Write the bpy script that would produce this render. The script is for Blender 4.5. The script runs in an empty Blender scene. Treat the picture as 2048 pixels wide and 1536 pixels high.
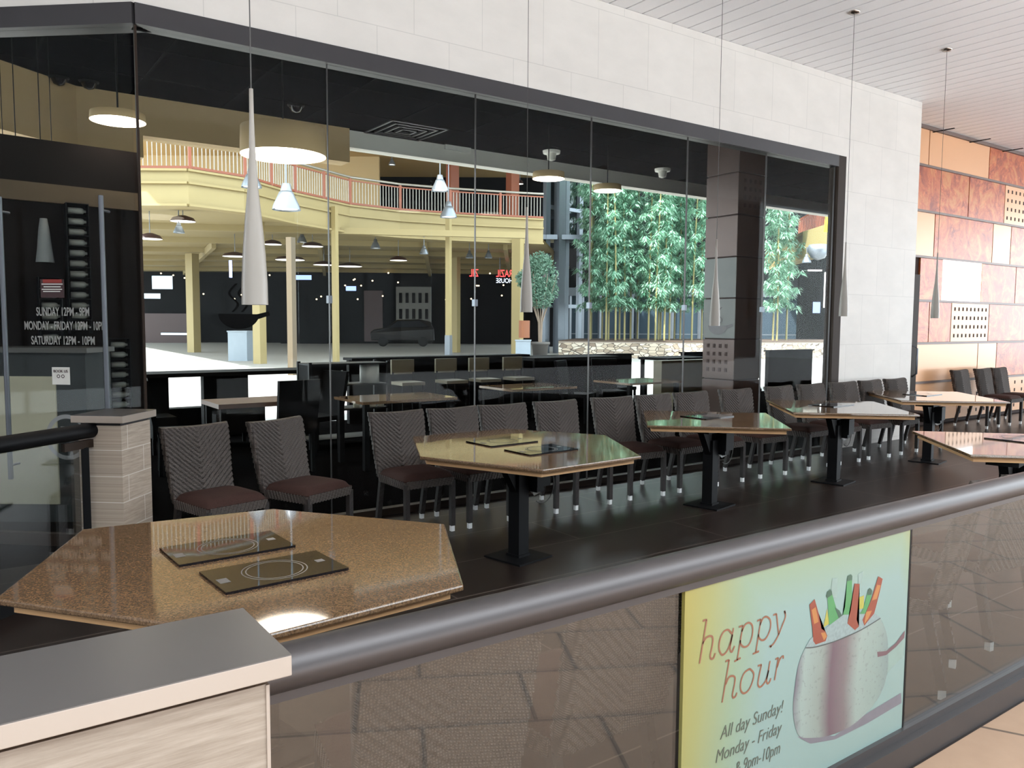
import bpy, bmesh, math, random
from mathutils import Vector, Matrix
random.seed(7)
S = bpy.context.scene
COL = S.collection
# ------------------------------------------------------------------ camera
FPX, EYE = 1600.0, 1.64
TH, ROLL, YAW = math.radians(4.36), math.radians(0.34), math.radians(54.6)
_fw = Vector((math.cos(YAW), math.sin(YAW), 0)); _r0 = Vector((math.sin(YAW), -math.cos(YAW), 0))
VF = _fw*math.cos(TH)+Vector((0, 0, -math.sin(TH))); _u0 = _r0.cross(VF)
VR = _r0*math.cos(ROLL)+_u0*math.sin(ROLL); VU = VR.cross(VF)
CAMP = Vector((0, 0, EYE))
cd = bpy.data.cameras.new('camera'); cam = bpy.data.objects.new('camera', cd); COL.objects.link(cam)
cd.sensor_width = 36; cd.lens = FPX/2048*36; cd.clip_start = 0.05; cd.clip_end = 400
m = Matrix.Identity(4)
for i in range(3):
    m[i][0] = VR[i]; m[i][1] = VU[i]; m[i][2] = -VF[i]; m[i][3] = CAMP[i]
cam.matrix_world = m
S.camera = cam
def at(x, y, z=None, Y=None, d=None):          # a point of the place seen at a photo pixel, on a given plane
    v = VF*FPX+VR*(x-1024)+VU*(768-y)
    t = (z-EYE)/v.z if z is not None else (Y/v.y if Y is not None else d/FPX)
    return CAMP+v*t
# ------------------------------------------------------------------ light
W = bpy.data.worlds.new('sky'); S.world = W; W.use_nodes = True
W.node_tree.nodes['Background'].inputs[0].default_value = (0.84, 0.935, 1.0, 1)
W.node_tree.nodes['Background'].inputs[1].default_value = 2.5
sl = bpy.data.lights.new('sun', 'SUN'); sl.energy = 5.6; sl.angle = 0.01; sl.color = (1, .98, .95)
so = bpy.data.objects.new('sun', sl); COL.objects.link(so)
sd = Vector((0.985*0.616, 0.17*0.616, -0.788)); so.rotation_euler = sd.to_track_quat('-Z', 'Y').to_euler()
vs = S.view_settings; vs.view_transform = 'Standard'; vs.look = 'None'; vs.gamma = 1; vs.exposure = 1.5
vs.use_curve_mapping = False
S.cycles.max_bounces = 10; S.cycles.transparent_max_bounces = 24; S.cycles.glossy_bounces = 5; S.cycles.diffuse_bounces = 5
S.cycles.sample_clamp_indirect = 6; S.cycles.caustics_reflective = False; S.cycles.caustics_refractive = False
# ------------------------------------------------------------------ materials
def srgb(r, g, b):
    f = lambda c: ((c/255+.055)/1.055)**2.4 if c > 10 else c/255/12.92
    return (f(r), f(g), f(b), 1)
class NT:
    def __init__(s, name):
        s.m = bpy.data.materials.new(name); s.m.use_nodes = True; s.t = s.m.node_tree; s.N = s.t.nodes
        s.b = s.N['Principled BSDF']; s.out = s.N['Material Output']
    def n(s, kind, **kw):
        x = s.N.new(kind)
        for k, v in kw.items():
            if hasattr(x, k) and not isinstance(v, (tuple,)) and k not in ('Scale',): setattr(x, k, v)
        return x
    def l(s, a, b): s.t.links.new(a, b)
    def co(s, scale=(1, 1, 1), rot=0, which='Object'):
        tc = s.N.new('ShaderNodeTexCoord'); mp = s.N.new('ShaderNodeMapping'); s.l(tc.outputs[which], mp.inputs[0])
        mp.inputs['Scale'].default_value = scale; mp.inputs['Rotation'].default_value = (0, 0, rot)
        return mp.outputs[0]
    def math(s, op, a, b=None):
        x = s.N.new('ShaderNodeMath'); x.operation = op
        for i, v in enumerate((a, b)):
            if v is None: continue
            if isinstance(v, (int, float)): x.inputs[i].default_value = v
            else: s.l(v, x.inputs[i])
        return x.outputs[0]
    def noise(s, vec, sc, det=3, rough=.5):
        x = s.N.new('ShaderNodeTexNoise'); s.l(vec, x.inputs['Vector'])
        x.inputs['Scale'].default_value = sc; x.inputs['Detail'].default_value = det; x.inputs['Roughness'].default_value = rough
        return x.outputs['Fac']
    def ramp(s, fac, stops):
        x = s.N.new('ShaderNodeValToRGB'); s.l(fac, x.inputs[0]); e = x.color_ramp.elements
        e[0].position, e[0].color = stops[0]; e[1].position, e[1].color = stops[-1]
        for p, c in stops[1:-1]:
            q = e.new(p); q.color = c
        return x.outputs[0]
    def mix(s, fac, a, b, mode='MIX'):
        x = s.N.new('ShaderNodeMix'); x.data_type = 'RGBA'; x.blend_type = mode
        for sock, v in ((x.inputs[0], fac), (x.inputs[6], a), (x.inputs[7], b)):
            if isinstance(v, (int, float)): sock.default_value = v
            elif isinstance(v, tuple): sock.default_value = v
            else: s.l(v, sock)
        return x.outputs[2]
    def bump(s, h, strength=.3, dist=.01):
        x = s.N.new('ShaderNodeBump'); x.inputs['Strength'].default_value = strength; x.inputs['Distance'].default_value = dist
        s.l(h, x.inputs['Height']); s.l(x.outputs[0], s.b.inputs['Normal'])
    def set(s, col=None, rough=None, metal=None, spec=None, emit=None, es=1):
        if col is not None:
            if isinstance(col, tuple): s.b.inputs['Base Color'].default_value = col
            else: s.l(col, s.b.inputs['Base Color'])
        if rough is not None:
            if isinstance(rough, (int, float)): s.b.inputs['Roughness'].default_value = rough
            else: s.l(rough, s.b.inputs['Roughness'])
        if metal is not None: s.b.inputs['Metallic'].default_value = metal
        if spec is not None: s.b.inputs['Specular IOR Level'].default_value = spec
        if emit is not None: s.b.inputs['Emission Color'].default_value = emit; s.b.inputs['Emission Strength'].default_value = es
        return s
M = {}
def plain(name, col, rough=.5, metal=0, spec=.5, var=.08, vs=6, emit=None, es=1):
    t = NT(name); c = t.co(); f = t.noise(c, vs, 4)
    a = tuple(min(1, v*(1-var)) for v in col[:3])+(1,); b = tuple(min(1, v*(1+var)) for v in col[:3])+(1,)
    t.set(t.mix(f, a, b), rough, metal, spec, emit, es); M[name] = t.m
    return t.m
def swizzle(t, vec, order):
    sp = t.N.new('ShaderNodeSeparateXYZ'); cb = t.N.new('ShaderNodeCombineXYZ'); t.l(vec, sp.inputs[0])
    for i, k in enumerate(order):
        if k in 'XYZ': t.l(sp.outputs[k], cb.inputs[i])
    return cb.outputs[0], sp
def brick(t, vec, w, h, mortar, c1, c2, cm, off=.5, ofreq=2, bias=0):
    b = t.N.new('ShaderNodeTexBrick'); t.l(vec, b.inputs['Vector']); b.offset = off; b.offset_frequency = ofreq
    b.inputs['Scale'].default_value = 1; b.inputs['Brick Width'].default_value = w; b.inputs['Row Height'].default_value = h
    b.inputs['Mortar Size'].default_value = mortar; b.inputs['Mortar Smooth'].default_value = 0.1; b.inputs['Bias'].default_value = bias
    b.inputs['Color1'].default_value = c1; b.inputs['Color2'].default_value = c2; b.inputs['Mortar'].default_value = cm
    return b
def white_tile():
    t = NT('pale_stone_tile'); tc = t.co((1, 1, 1)); mp = t.N.new('ShaderNodeMapping'); t.l(tc, mp.inputs[0]); mp.inputs['Location'].default_value = (-.25, 0, -.05)
    v, _ = swizzle(t, mp.outputs[0], 'XZ0')
    b = brick(t, v, .68, .665, .0035, srgb(216, 211, 204), srgb(220, 215, 208), srgb(190, 186, 180))
    n = t.noise(t.co((1.5, 1, 3)), 1.3, 5, .6)
    t.set(t.mix(.35, b.outputs[0], t.ramp(n, [(.3, srgb(206, 202, 195)), (.7, srgb(232, 227, 220))])), .45); M['tile'] = t.m
white_tile()
def wood_tile(name, order, w, h, loc=(0, 0, 0), k=1):
    srgb_ = srgb
    def srgb2(*c): return tuple(v*k for v in srgb_(*c)[:3])+(1,)
    t = NT(name); v, sp = swizzle(t, t.co(), order)
    mp = t.N.new('ShaderNodeMapping'); t.l(v, mp.inputs[0]); mp.inputs['Location'].default_value = loc
    b = brick(t, mp.outputs[0], w, h, .003, srgb2(178, 160, 142), srgb2(168, 150, 133), srgb2(212, 204, 194))
    st = t.N.new('ShaderNodeMapping'); t.l(v, st.inputs[0]); st.inputs['Scale'].default_value = (4, 60, 1)
    n = t.noise(st.outputs[0], 1.4, 6, .7)
    c = t.mix(t.math('MULTIPLY', .5, 1.0), b.outputs[0], t.ramp(n, [(.35, srgb2(140, 124, 108)), (.65, srgb2(205, 190, 174))]))
    cc = t.mix(b.outputs['Fac'], c, srgb2(212, 204, 194))
    t.set(cc, .5); M[name] = t.m
wood_tile('travertine_tile', 'XZ0', .62, .31, (.19, .07, 0), .62)
wood_tile('pillar_tile', 'XZ0', .36, .166, (.1, 0, 0))
def floor_mat():
    t = NT('dark_floor_tile'); b = brick(t, t.co(), 2.44, .61, .0045, srgb(38, 30, 27), srgb(35, 28, 25), srgb(96, 86, 79), off=.4)
    mp = b.inputs['Vector'].links[0].from_node; mp.inputs['Location'].default_value = (0, .29, 0)
    n = t.noise(t.co(), 40, 4)
    t.set(t.mix(.2, b.outputs[0], t.ramp(n, [(.3, srgb(26, 20, 18)), (.7, srgb(46, 36, 32))])), .36, 0, .12); M['floor'] = t.m
floor_mat()
def pave_mat():
    t = NT('pavement_tile'); b = brick(t, t.co((1, 1, 1), rot=math.radians(-27.4)), .74, .46, .009, srgb(164, 134, 110), srgb(156, 127, 104), srgb(50, 42, 37), off=.37)
    n = t.noise(t.co(), 9, 5)
    t.set(t.mix(.25, b.outputs[0], t.ramp(n, [(.3, srgb(148, 120, 98)), (.7, srgb(174, 145, 120))])), .6); M['pavement'] = t.m
pave_mat()
def granite():
    t = NT('brown_granite'); c = t.co(); v = t.N.new('ShaderNodeTexVoronoi'); t.l(c, v.inputs[0]); v.inputs['Scale'].default_value = 190
    n = t.noise(c, 260, 3, .7); n2 = t.noise(c, 3, 3)
    a = t.ramp(v.outputs['Color'], [(.1, srgb(34, 24, 18)), (.4, srgb(94, 72, 52)), (.75, srgb(130, 102, 76)), (1, srgb(158, 130, 98))])
    k = t.mix(.45, a, t.ramp(n, [(.35, srgb(54, 38, 27)), (.65, srgb(142, 112, 82))]))
    t.set(t.mix(.2, k, t.ramp(n2, [(.3, srgb(80, 60, 44)), (.7, srgb(116, 92, 70))])), .045, 0, .75); M['granite'] = t.m
granite()
def wicker():
    t = NT('woven_wicker'); c = t.co(); w = t.N.new('ShaderNodeTexWave'); w.wave_type = 'BANDS'; w.bands_direction = 'X'; t.l(c, w.inputs[0])
    w.inputs['Scale'].default_value = 38; w.inputs['Distortion'].default_value = 1.5
    w2 = t.N.new('ShaderNodeTexWave'); w2.bands_direction = 'Z'; t.l(c, w2.inputs[0]); w2.inputs['Scale'].default_value = 42
    f = t.math('MULTIPLY', w.outputs['Fac'], w2.outputs['Fac'])
    t.set(t.ramp(f, [(0, srgb(54, 47, 44)), (.5, srgb(94, 85, 79)), (1, srgb(120, 110, 103))]), .55, 0, .4); t.bump(f, .5, .004); M['wicker'] = t.m
wicker()
def cushion():
    t = NT('brown_cushion_fabric'); c = t.co(); n = t.noise(c, 220, 3); n2 = t.noise(c, 8, 3)
    t.set(t.mix(t.math('MULTIPLY', n2, .6), t.ramp(n, [(.3, srgb(44, 29, 26)), (.7, srgb(64, 43, 38))]), srgb(76, 54, 48)), .9, 0, .2); t.bump(n, .3, .003); M['cushion'] = t.m
cushion()
def copper(name, c0, c1, c2, rough, metal):
    t = NT(name); c = t.co((1, 1, 1)); n = t.noise(c, 2.2, 8, .7); n.node.inputs['Distortion'].default_value = 1.6
    n2 = t.noise(c, 9, 6, .75)
    k = t.ramp(n, [(.36, c0), (.5, c1), (.64, c2)])
    k = t.mix(t.math('MULTIPLY', t.math('GREATER_THAN', n2, .58), .5), k, srgb(222, 128, 72))
    t.set(k, rough, metal, .5); t.bump(n2, .15, .01); M[name] = t.m
copper('mottled_copper', srgb(136, 58, 34), srgb(184, 92, 50), srgb(196, 130, 74), .3, .12)
plain('bounce_pale', srgb(200, 202, 205), .8, var=.03, vs=2)
plain('plain_copper', srgb(226, 172, 128), .28, .12, var=.04, vs=1)
plain('dark_bronze_panel', srgb(76, 57, 50), .35, .35, var=.12, vs=2)
plain('perforation_dark', srgb(56, 36, 30), .8)
plain('bronze_header', srgb(60, 58, 60), .4, .3)
plain('dark_frame', srgb(46, 34, 26), .6, .1, spec=.25)
plain('soffit_brown', srgb(88, 72, 52), .8)
plain('black_steel', srgb(11, 11, 13), .55, .0, spec=.18)
plain('rail_metal', srgb(84, 80, 80), .42, .75, var=.05, vs=2)
plain('rail_bronze', srgb(108, 88, 80), .4, .2)
plain('channel_metal', srgb(74, 70, 70), .38, .55)
plain('cap_stone', srgb(158, 144, 132), .35, var=.03)
plain('cap_stone_dark', srgb(84, 80, 78), .3, var=.05)
plain('reveal', srgb(44, 38, 40), .6)
plain('ply_edge', srgb(206, 160, 112), .6, var=.1, vs=12)
plain('cooktop_glass', srgb(14, 13, 17), .03, 0, .5)
plain('cooktop_mark', srgb(96, 94, 96), .3)
plain('foot_silver', srgb(238, 238, 236), .3, 0)
plain('dark_wicker_leg', srgb(44, 38, 36), .6)
plain('frosted_glass', srgb(150, 144, 136), .35, 0, .4, var=.02)
plain('cable', srgb(70, 68, 66), .5)
plain('canopy_chrome', srgb(150, 140, 132), .2, .9)
plain('slat_white', srgb(236, 234, 234), .45, 0, .4, var=.02)
plain('slat_gap', srgb(52, 48, 48), .8)
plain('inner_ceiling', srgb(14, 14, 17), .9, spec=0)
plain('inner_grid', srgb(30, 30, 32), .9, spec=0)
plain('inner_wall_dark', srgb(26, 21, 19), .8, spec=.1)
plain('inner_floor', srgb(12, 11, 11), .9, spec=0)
plain('tan_plaster', srgb(196, 168, 124), .8, var=.03)
plain('band_white', srgb(216, 214, 205), .7, var=.03)
plain('balcony_yellow', srgb(148, 131, 88), .6, var=.04, vs=1)
plain('hall_tan', srgb(148, 132, 92), .7, var=.05, vs=.6)
plain('rust_red', srgb(140, 74, 48), .5)
plain('baluster', srgb(150, 146, 138), .35, .4)
plain('steel_light', srgb(116, 122, 130), .35, .6)
plain('steel_mid', srgb(112, 116, 122), .4, .6)
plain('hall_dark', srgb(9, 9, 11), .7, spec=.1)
plain('hall_red', srgb(54, 28, 26), .5)
plain('white_panel_wall', srgb(112, 110, 104), .6)
plain('car_black', srgb(16, 16, 19), .12, .2)
plain('car_glass', srgb(34, 38, 44), .05, .2)
plain('tyre', srgb(18, 18, 18), .8)
plain('planter_box_grey', srgb(140, 150, 160), .5)
plain('terracotta_grey', srgb(80, 75, 72), .7)
plain('culm', srgb(140, 130, 84), .5, var=.15, vs=3)
plain('bark', srgb(128, 112, 98), .8)
plain('soil', srgb(70, 52, 40), .95)
plain('plaza_floor', srgb(150, 147, 143), .75, var=.06, vs=.5)
plain('black_wood', srgb(13, 12, 13), .8, spec=.12)
plain('brown_wood', srgb(92, 62, 48), .35)
plain('beige_seat', srgb(112, 103, 84), .6)
plain('jar_white', srgb(200, 192, 168), .6)
plain('paper_white', srgb(232, 230, 222), .6)
plain('paper_grey', srgb(150, 150, 142), .6)
plain('glow_panel', srgb(160, 154, 134), .6, emit=(.8, .76, .6, 1), es=.03)
plain('podium_grey', srgb(62, 65, 67), .6, spec=.2)
plain('grey_panel', srgb(112, 112, 108), .5)
plain('roof_grey', srgb(120, 120, 120), .8)
plain('facade_dark', srgb(88, 88, 90), .7, var=.2, vs=.6)
plain('etched_white', srgb(168, 168, 164), .6)
plain('etched_grey', srgb(140, 142, 142), .6)
plain('notice_red', srgb(150, 44, 34), .5)
plain('notice_dark', srgb(56, 24, 26), .5)
plain('post_brown', srgb(84, 70, 50), .6)
plain('orange_bin', srgb(140, 80, 44), .5)
plain('yellow_banner', srgb(238, 226, 40), .6)
plain('door_blue_glass', srgb(70, 84, 96), .08, .3)
def leafmat(name, c1, c2):
    t = NT(name); oi = t.N.new('ShaderNodeNewGeometry'); r = oi.outputs['Random Per Island']
    t.set(t.ramp(r, [(0, c1), (1, c2)]), .45, 0, .5)
    tr = t.N.new('ShaderNodeBsdfTranslucent'); t.l(t.b.inputs['Base Color'].links[0].from_socket, tr.inputs[0])
    mx = t.N.new('ShaderNodeMixShader'); mx.inputs[0].default_value = .35
    t.l(t.b.outputs[0], mx.inputs[1]); t.l(tr.outputs[0], mx.inputs[2]); t.l(mx.outputs[0], t.out.inputs[0]); M[name] = t.m
leafmat('bamboo_leaf', srgb(84, 138, 108), srgb(182, 216, 194))
leafmat('tree_leaf', srgb(60, 92, 74), srgb(118, 150, 130))
def emit(name, col, st):
    t = NT(name); t.set((0, 0, 0, 1) if st > 0 else col, .5, emit=col, es=st); M[name] = t.m
emit('lamp_disc', (1, .86, .72, 1), 5.0); emit('sign_red', (1, .05, .05, 1), 1.6); emit('sign_white', (.7, .78, 1, 1), 1.0)
emit('lit_square', (1, .99, .97, 1), 2.2); emit('small_glow', (1, .72, .4, 1), 3); emit('neon_blue', (.35, .45, 1, 1), 2.5); emit('screen_blue', (.3, .4, .85, 1), .9)
emit('strip_amber', (1, .6, .15, 1), 1.8); emit('far_daylight', (.62, .85, 1, 1), .9); emit('lamp_inner', (1, .95, .85, 1), 1.2); emit('lamp_red_rim', (.9, .2, .1, 1), .3)
def stone():
    t = NT('stacked_stone'); c = t.co((1, 1, 2.2)); v = t.N.new('ShaderNodeTexVoronoi'); t.l(c, v.inputs[0]); v.inputs['Scale'].default_value = 3.2
    e = t.N.new('ShaderNodeTexVoronoi'); e.feature = 'DISTANCE_TO_EDGE'; t.l(c, e.inputs[0]); e.inputs['Scale'].default_value = 3.2
    k = t.ramp(v.outputs['Color'], [(.1, srgb(120, 104, 90)), (.5, srgb(178, 162, 142)), (.9, srgb(205, 196, 182))])
    t.set(t.mix(t.math('LESS_THAN', e.outputs['Distance'], .05), k, srgb(84, 74, 66)), .8); M['stone'] = t.m
stone()
def glass(name, refl, tint, rough=0.0, pw=6.5):
    t = NT(name); t.N.remove(t.b); lw = t.N.new('ShaderNodeLayerWeight'); lw.inputs['Blend'].default_value = .5
    p = t.math('POWER', lw.outputs['Facing'], pw); f = t.math('ADD', t.math('MULTIPLY', p, 1-refl), refl)
    tr = t.N.new('ShaderNodeBsdfTransparent'); tr.inputs[0].default_value = tint
    gl = t.N.new('ShaderNodeBsdfGlossy'); gl.inputs['Roughness'].default_value = rough
    mx = t.N.new('ShaderNodeMixShader'); t.l(f, mx.inputs[0]); t.l(tr.outputs[0], mx.inputs[1]); t.l(gl.outputs[0], mx.inputs[2]); t.l(mx.outputs[0], t.out.inputs[0])
    M[name] = t.m
glass('facade_glass', .006, (.95, .97, .96, 1), pw=7.5); glass('far_glass', .01, (.97, .98, .98, 1)); glass('rail_glass', .13, (.82, .83, .82, 1)); glass('lamp_glass', .05, (.78, .82, .84, 1)); glass('tower_glass', .1, (.6, .7, .75, 1))
def poster_mat():
    t = NT('poster_print'); v, sp = swizzle(t, t.co(), 'XZ0')
    gx = t.math('SUBTRACT', sp.outputs['X'], 1.68); gz = t.math('SUBTRACT', .95, sp.outputs['Z'])
    a = t.math('SUBTRACT', 1, t.math('MULTIPLY', t.math('ADD', t.math('MULTIPLY', gx, 2.3), t.math('MULTIPLY', gz, .35)), 1.0)); 
    a2 = t.math('SUBTRACT', 1, t.math('MULTIPLY', gz, 4.5))
    a3 = t.math('SUBTRACT', 1, t.math('MULTIPLY', t.math('ADD', t.math('MULTIPLY', t.math('SUBTRACT', 2.88, sp.outputs['X']), 5), t.math('MULTIPLY', gz, 3)), 1))
    mxx = t.math('MAXIMUM', t.math('MULTIPLY', t.math('MAXIMUM', a2, 0), .55), t.math('MAXIMUM', t.math('MULTIPLY', a3, .7), t.math('MAXIMUM', a, 0)))
    k = t.ramp(mxx, [(0, srgb(124, 145, 140)), (.35, srgb(125, 142, 119)), (.7, srgb(137, 137, 90)), (1, srgb(142, 130, 68))])
    t.set(k, .25); M['poster'] = t.m
poster_mat()
def mug_mat():
    t = NT('poster_mug_print'); v, sp = swizzle(t, t.co(), 'XZ0'); n = t.noise(v, 4, 3); n2 = t.noise(v, 60, 2)
    x = t.math('ADD', t.math('MULTIPLY', t.math('SUBTRACT', sp.outputs['X'], 2.14), 1.55), t.math('MULTIPLY', t.math('SUBTRACT', n, .5), .12))
    k = t.ramp(x, [(0, srgb(78, 67, 82)), (.1, srgb(92, 86, 96)), (.18, srgb(133, 146, 140)), (.33, srgb(122, 130, 123)), (.42, srgb(92, 74, 82)), (.55, srgb(106, 96, 97)), (.68, srgb(132, 144, 137)), (.85, srgb(124, 138, 131)), (1, srgb(108, 122, 120))])
    t.set(t.mix(t.math('MULTIPLY', t.math('GREATER_THAN', n2, .62), .3), k, srgb(88, 88, 88)), .3); M['mug'] = t.m
mug_mat()
for nm, c in dict(print_rust=(178, 116, 88), print_grey=(118, 122, 108), print_ice=(176, 196, 194), print_brown=(176, 84, 62), print_amber=(226, 150, 84), print_green=(96, 178, 110), print_dkgreen=(72, 112, 92), print_lemon=(216, 206, 92), print_clear=(176, 202, 192), print_shadow=(150, 146, 156), print_handle=(176, 204, 192), print_purple=(138, 104, 112), print_line=(92, 98, 98)).items():
    plain(nm, srgb(*[q*.7 for q in c]), .3, var=.3 if nm == 'print_ice' else .12, vs=90 if nm == 'print_ice' else 25)
# ------------------------------------------------------------------ geometry helpers
class G:
    def __init__(s, T=None): s.v = []; s.f = []; s.T = T or Matrix.Identity(4); s.sm = []
    def add(s, vs, fs, smooth=False):
        o = len(s.v); s.v += [s.T @ Vector(p) for p in vs]; s.f += [tuple(i+o for i in f) for f in fs]; s.sm += [smooth]*len(fs); return s
    def box(s, x0, x1, y0, y1, z0, z1):
        return s.add([(x, y, z) for x in (x0, x1) for y in (y0, y1) for z in (z0, z1)],
                     [(0, 1, 3, 2), (4, 6, 7, 5), (0, 4, 5, 1), (2, 3, 7, 6), (0, 2, 6, 4), (1, 5, 7, 3)])
    def prism(s, pts, z0, z1):
        n = len(pts); return s.add([(x, y, z0) for x, y in pts]+[(x, y, z1) for x, y in pts],
            [tuple(range(n))[::-1], tuple(range(n, 2*n))]+[(i, (i+1) % n, (i+1) % n+n, i+n) for i in range(n)])
    def quadbar(s, p, q, w, h):                 # box beam from p to q
        p, q = Vector(p), Vector(q); d = (q-p).normalized(); up = Vector((0, 0, 1)) if abs(d.z) < .95 else Vector((0, 1, 0))
        a = d.cross(up).normalized()*w/2; b = a.cross(d).normalized()*h/2
        return s.add([p-a-b, p+a-b, p+a+b, p-a+b, q-a-b, q+a-b, q+a+b, q-a+b], [(0, 3, 2, 1), (4, 5, 6, 7), (0, 1, 5, 4), (1, 2, 6, 5), (2, 3, 7, 6), (3, 0, 4, 7)])
    def tube(s, pts, r, n=12, r2=None, cap=True):
        pts = [Vector(p) for p in pts]; rings = []; o = []
        for i, p in enumerate(pts):
            d = (pts[min(i+1, len(pts)-1)]-pts[max(i-1, 0)]).normalized(); up = Vector((0, 0, 1)) if abs(d.z) < .9 else Vector((0, 1, 0))
            a = d.cross(up).normalized(); b = a.cross(d); rr = r if r2 is None else r+(r2-r)*i/(len(pts)-1)
            o += [p+a*rr*math.cos(2*math.pi*k/n)+b*rr*math.sin(2*math.pi*k/n) for k in range(n)]
        fs = [(i*n+k, i*n+(k+1) % n, (i+1)*n+(k+1) % n, (i+1)*n+k) for i in range(len(pts)-1) for k in range(n)]
        s.add(o, fs, True)
        if cap: s.add(o[:n], [tuple(range(n))]); s.add(o[-n:], [tuple(range(n))[::-1]])
        return s
    def lathe(s, prof, c=(0, 0, 0), n=24, smooth=True):
        c = Vector(c); o = [c+Vector((r*math.cos(2*math.pi*k/n), r*math.sin(2*math.pi*k/n), z)) for r, z in prof for k in range(n)]
        fs = [(i*n+k, i*n+(k+1) % n, (i+1)*n+(k+1) % n, (i+1)*n+k) for i in range(len(prof)-1) for k in range(n)]
        return s.add(o, fs, smooth)
    def make(s, name, mat, parent=None, bevel=0):
        me = bpy.data.meshes.new(name); me.from_pydata([tuple(v) for v in s.v], [], s.f); me.materials.append(M[mat])
        me.polygons.foreach_set('use_smooth', s.sm); me.update()
        o = bpy.data.objects.new(name, me); COL.objects.link(o)
        if parent: o.parent = parent
        if bevel:
            b = o.modifiers.new('bevel', 'BEVEL'); b.width = bevel; b.segments = 2; b.limit_method = 'ANGLE'
        return o
def tag(o, label=None, cat=None, group=None, kind=None):
    for k, v in (('label', label), ('category', cat), ('group', group), ('kind', kind)):
        if v: o[k] = v
    return o
def thing(name, label, cat, loc=(0, 0, 0), rz=0, group=None):
    o = bpy.data.objects.new(name, None); COL.objects.link(o); o.location = loc; o.rotation_euler = (0, 0, rz); o.empty_display_size = .1
    return tag(o, label, cat, group)
def struct(o): o['kind'] = 'structure'; return o
def dup(root, loc=None, rz=None, label=None, group=None):
    def cp(o, par):
        c = o.copy(); COL.objects.link(c)
        if par: c.parent = par
        for ch in kids.get(o.name, []): cp(ch, c)
        return c
    kids = {}
    for o in list(root.children_recursive): kids.setdefault(o.parent.name, []).append(o)
    r = cp(root, None)
    if loc is not None: r.location = loc
    if rz is not None: r.rotation_euler = (0, 0, rz)
    if label: r['label'] = label
    if group: r['group'] = group
    return r
def text(s, name, body, mat, M4, size, parent, align='LEFT', sx=1, shear=0, ext=.001, off=0):
    c = bpy.data.curves.new(name, 'FONT'); c.body = body; c.size = size; c.align_x = align; c.extrude = ext; c.shear = shear; c.offset = off
    o = bpy.data.objects.new(name, c); COL.objects.link(o)
    dg = bpy.context.evaluated_depsgraph_get(); me = bpy.data.meshes.new_from_object(o.evaluated_get(dg)); bpy.data.objects.remove(o)
    me.transform(M4 @ Matrix.Diagonal((sx, 1, 1, 1))); me.materials.clear(); me.materials.append(M[mat])
    n = bpy.data.objects.new(name, me); COL.objects.link(n)
    if parent: n.parent = parent
    return n
def frame(o, xdir, zdir=(0, 0, 1)):             # matrix: local x along xdir, local y up
    x = Vector(xdir).normalized(); y = Vector(zdir).normalized(); z = x.cross(y); m = Matrix.Identity(4)
    for i in range(3): m[i][0] = x[i]; m[i][1] = y[i]; m[i][2] = z[i]; m[i][3] = o[i]
    return m
# ================================================================== setting
YF = 6.10; ZC = 4.79; HB = 3.66; HT = 3.80
DO = Vector((1.15, YF, 0)); DD = Vector((-.745, .667, 0)).normalized(); DN = Vector((-.667, -.745, 0)).normalized()
def dp(s, z, o=0): p = DO+DD*s+DN*o; return (p.x, p.y, z)
struct(G().box(-9, 28, 1.46, 6.16, -.12, 0).box(11.43, 28, 6.16, 6.9, -.12, 0).make('floor_patio', 'floor'))
struct(G().box(-14, 34, -1.6, 1.46, -.12, 0).make('floor_pavement', 'pavement'))
struct(G().box(-14, 34, -14, -1.6, -.12, 0).make('floor_bounce', 'bounce_pale'))  # unseen pale ground, added to bounce neutral light onto ceiling and wall
g = G()
x = -8.0
while x < 27: g.box(x, x+.205, -1.2, 6.74, ZC, ZC+.03); x += .225
ceil = struct(g.make('ceiling', 'slat_white'))
c2 = G().box(-8, 27.1, -1.2, 6.74, ZC+.05, ZC+.12).make('ceiling_backing', 'slat_gap', ceil)
# front wall of pale stone tile
wf = struct(G().box(1.15, 9.57, YF, YF+.3, HT, ZC-.004).box(9.57, 11.43, YF, YF+.1, 0.0, ZC-.004).make('wall_front', 'tile'))
g = G(); P = [DO, DO+DD*7, DO+DD*7-DN*.3, Vector((1.27, YF+.3, 0))]
struct(g.prism([(p.x, p.y) for p in P], HT, ZC-.004).make('wall_left', 'tile'))
# bronze header
g = G().box(1.15, 9.42, YF-.03, YF+.12, HB, HT)
P = [DO+DN*.03, DO+DD*7+DN*.03, DO+DD*7-DN*.12, DO-DN*.12+Vector((.05, .0, 0))]
g.prism([(p.x, p.y) for p in P], HB, HT); struct(g.make('trim_1', 'bronze_header'))
struct(G().box(9.42, 9.58, YF-.03, YF+.105, 0, HT).make('trim_2', 'dark_frame'))
struct(G().box(1.15, 9.42, YF-.02, YF+.06, 0, .06).make('trim_3', 'dark_frame'))
xs = [1.155, 2.55, 3.94, 5.30, 6.68, 8.03, 9.415]
for i in range(6):
    w = struct(G().box(xs[i]+.004, xs[i+1]-.004, YF+.02, YF+.032, .06, HB).make('window_%d' % (i+1), 'facade_glass'))
    e = G()
    e.box(xs[i+1]-.006, xs[i+1]-.002, YF+.015, YF+.037, .06, HB).make('pane_edge', 'channel_metal', w)
    if i < 5: G().box(xs[i+1]-.02, xs[i+1]+.012, YF+.002, YF+.05, 1.79, 1.85).make('glass_clip', 'steel_light', w)
struct(G().box(1.147, 1.163, YF+.0, YF+.03, .0, HB).make('trim_4', 'dark_frame'))
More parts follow.
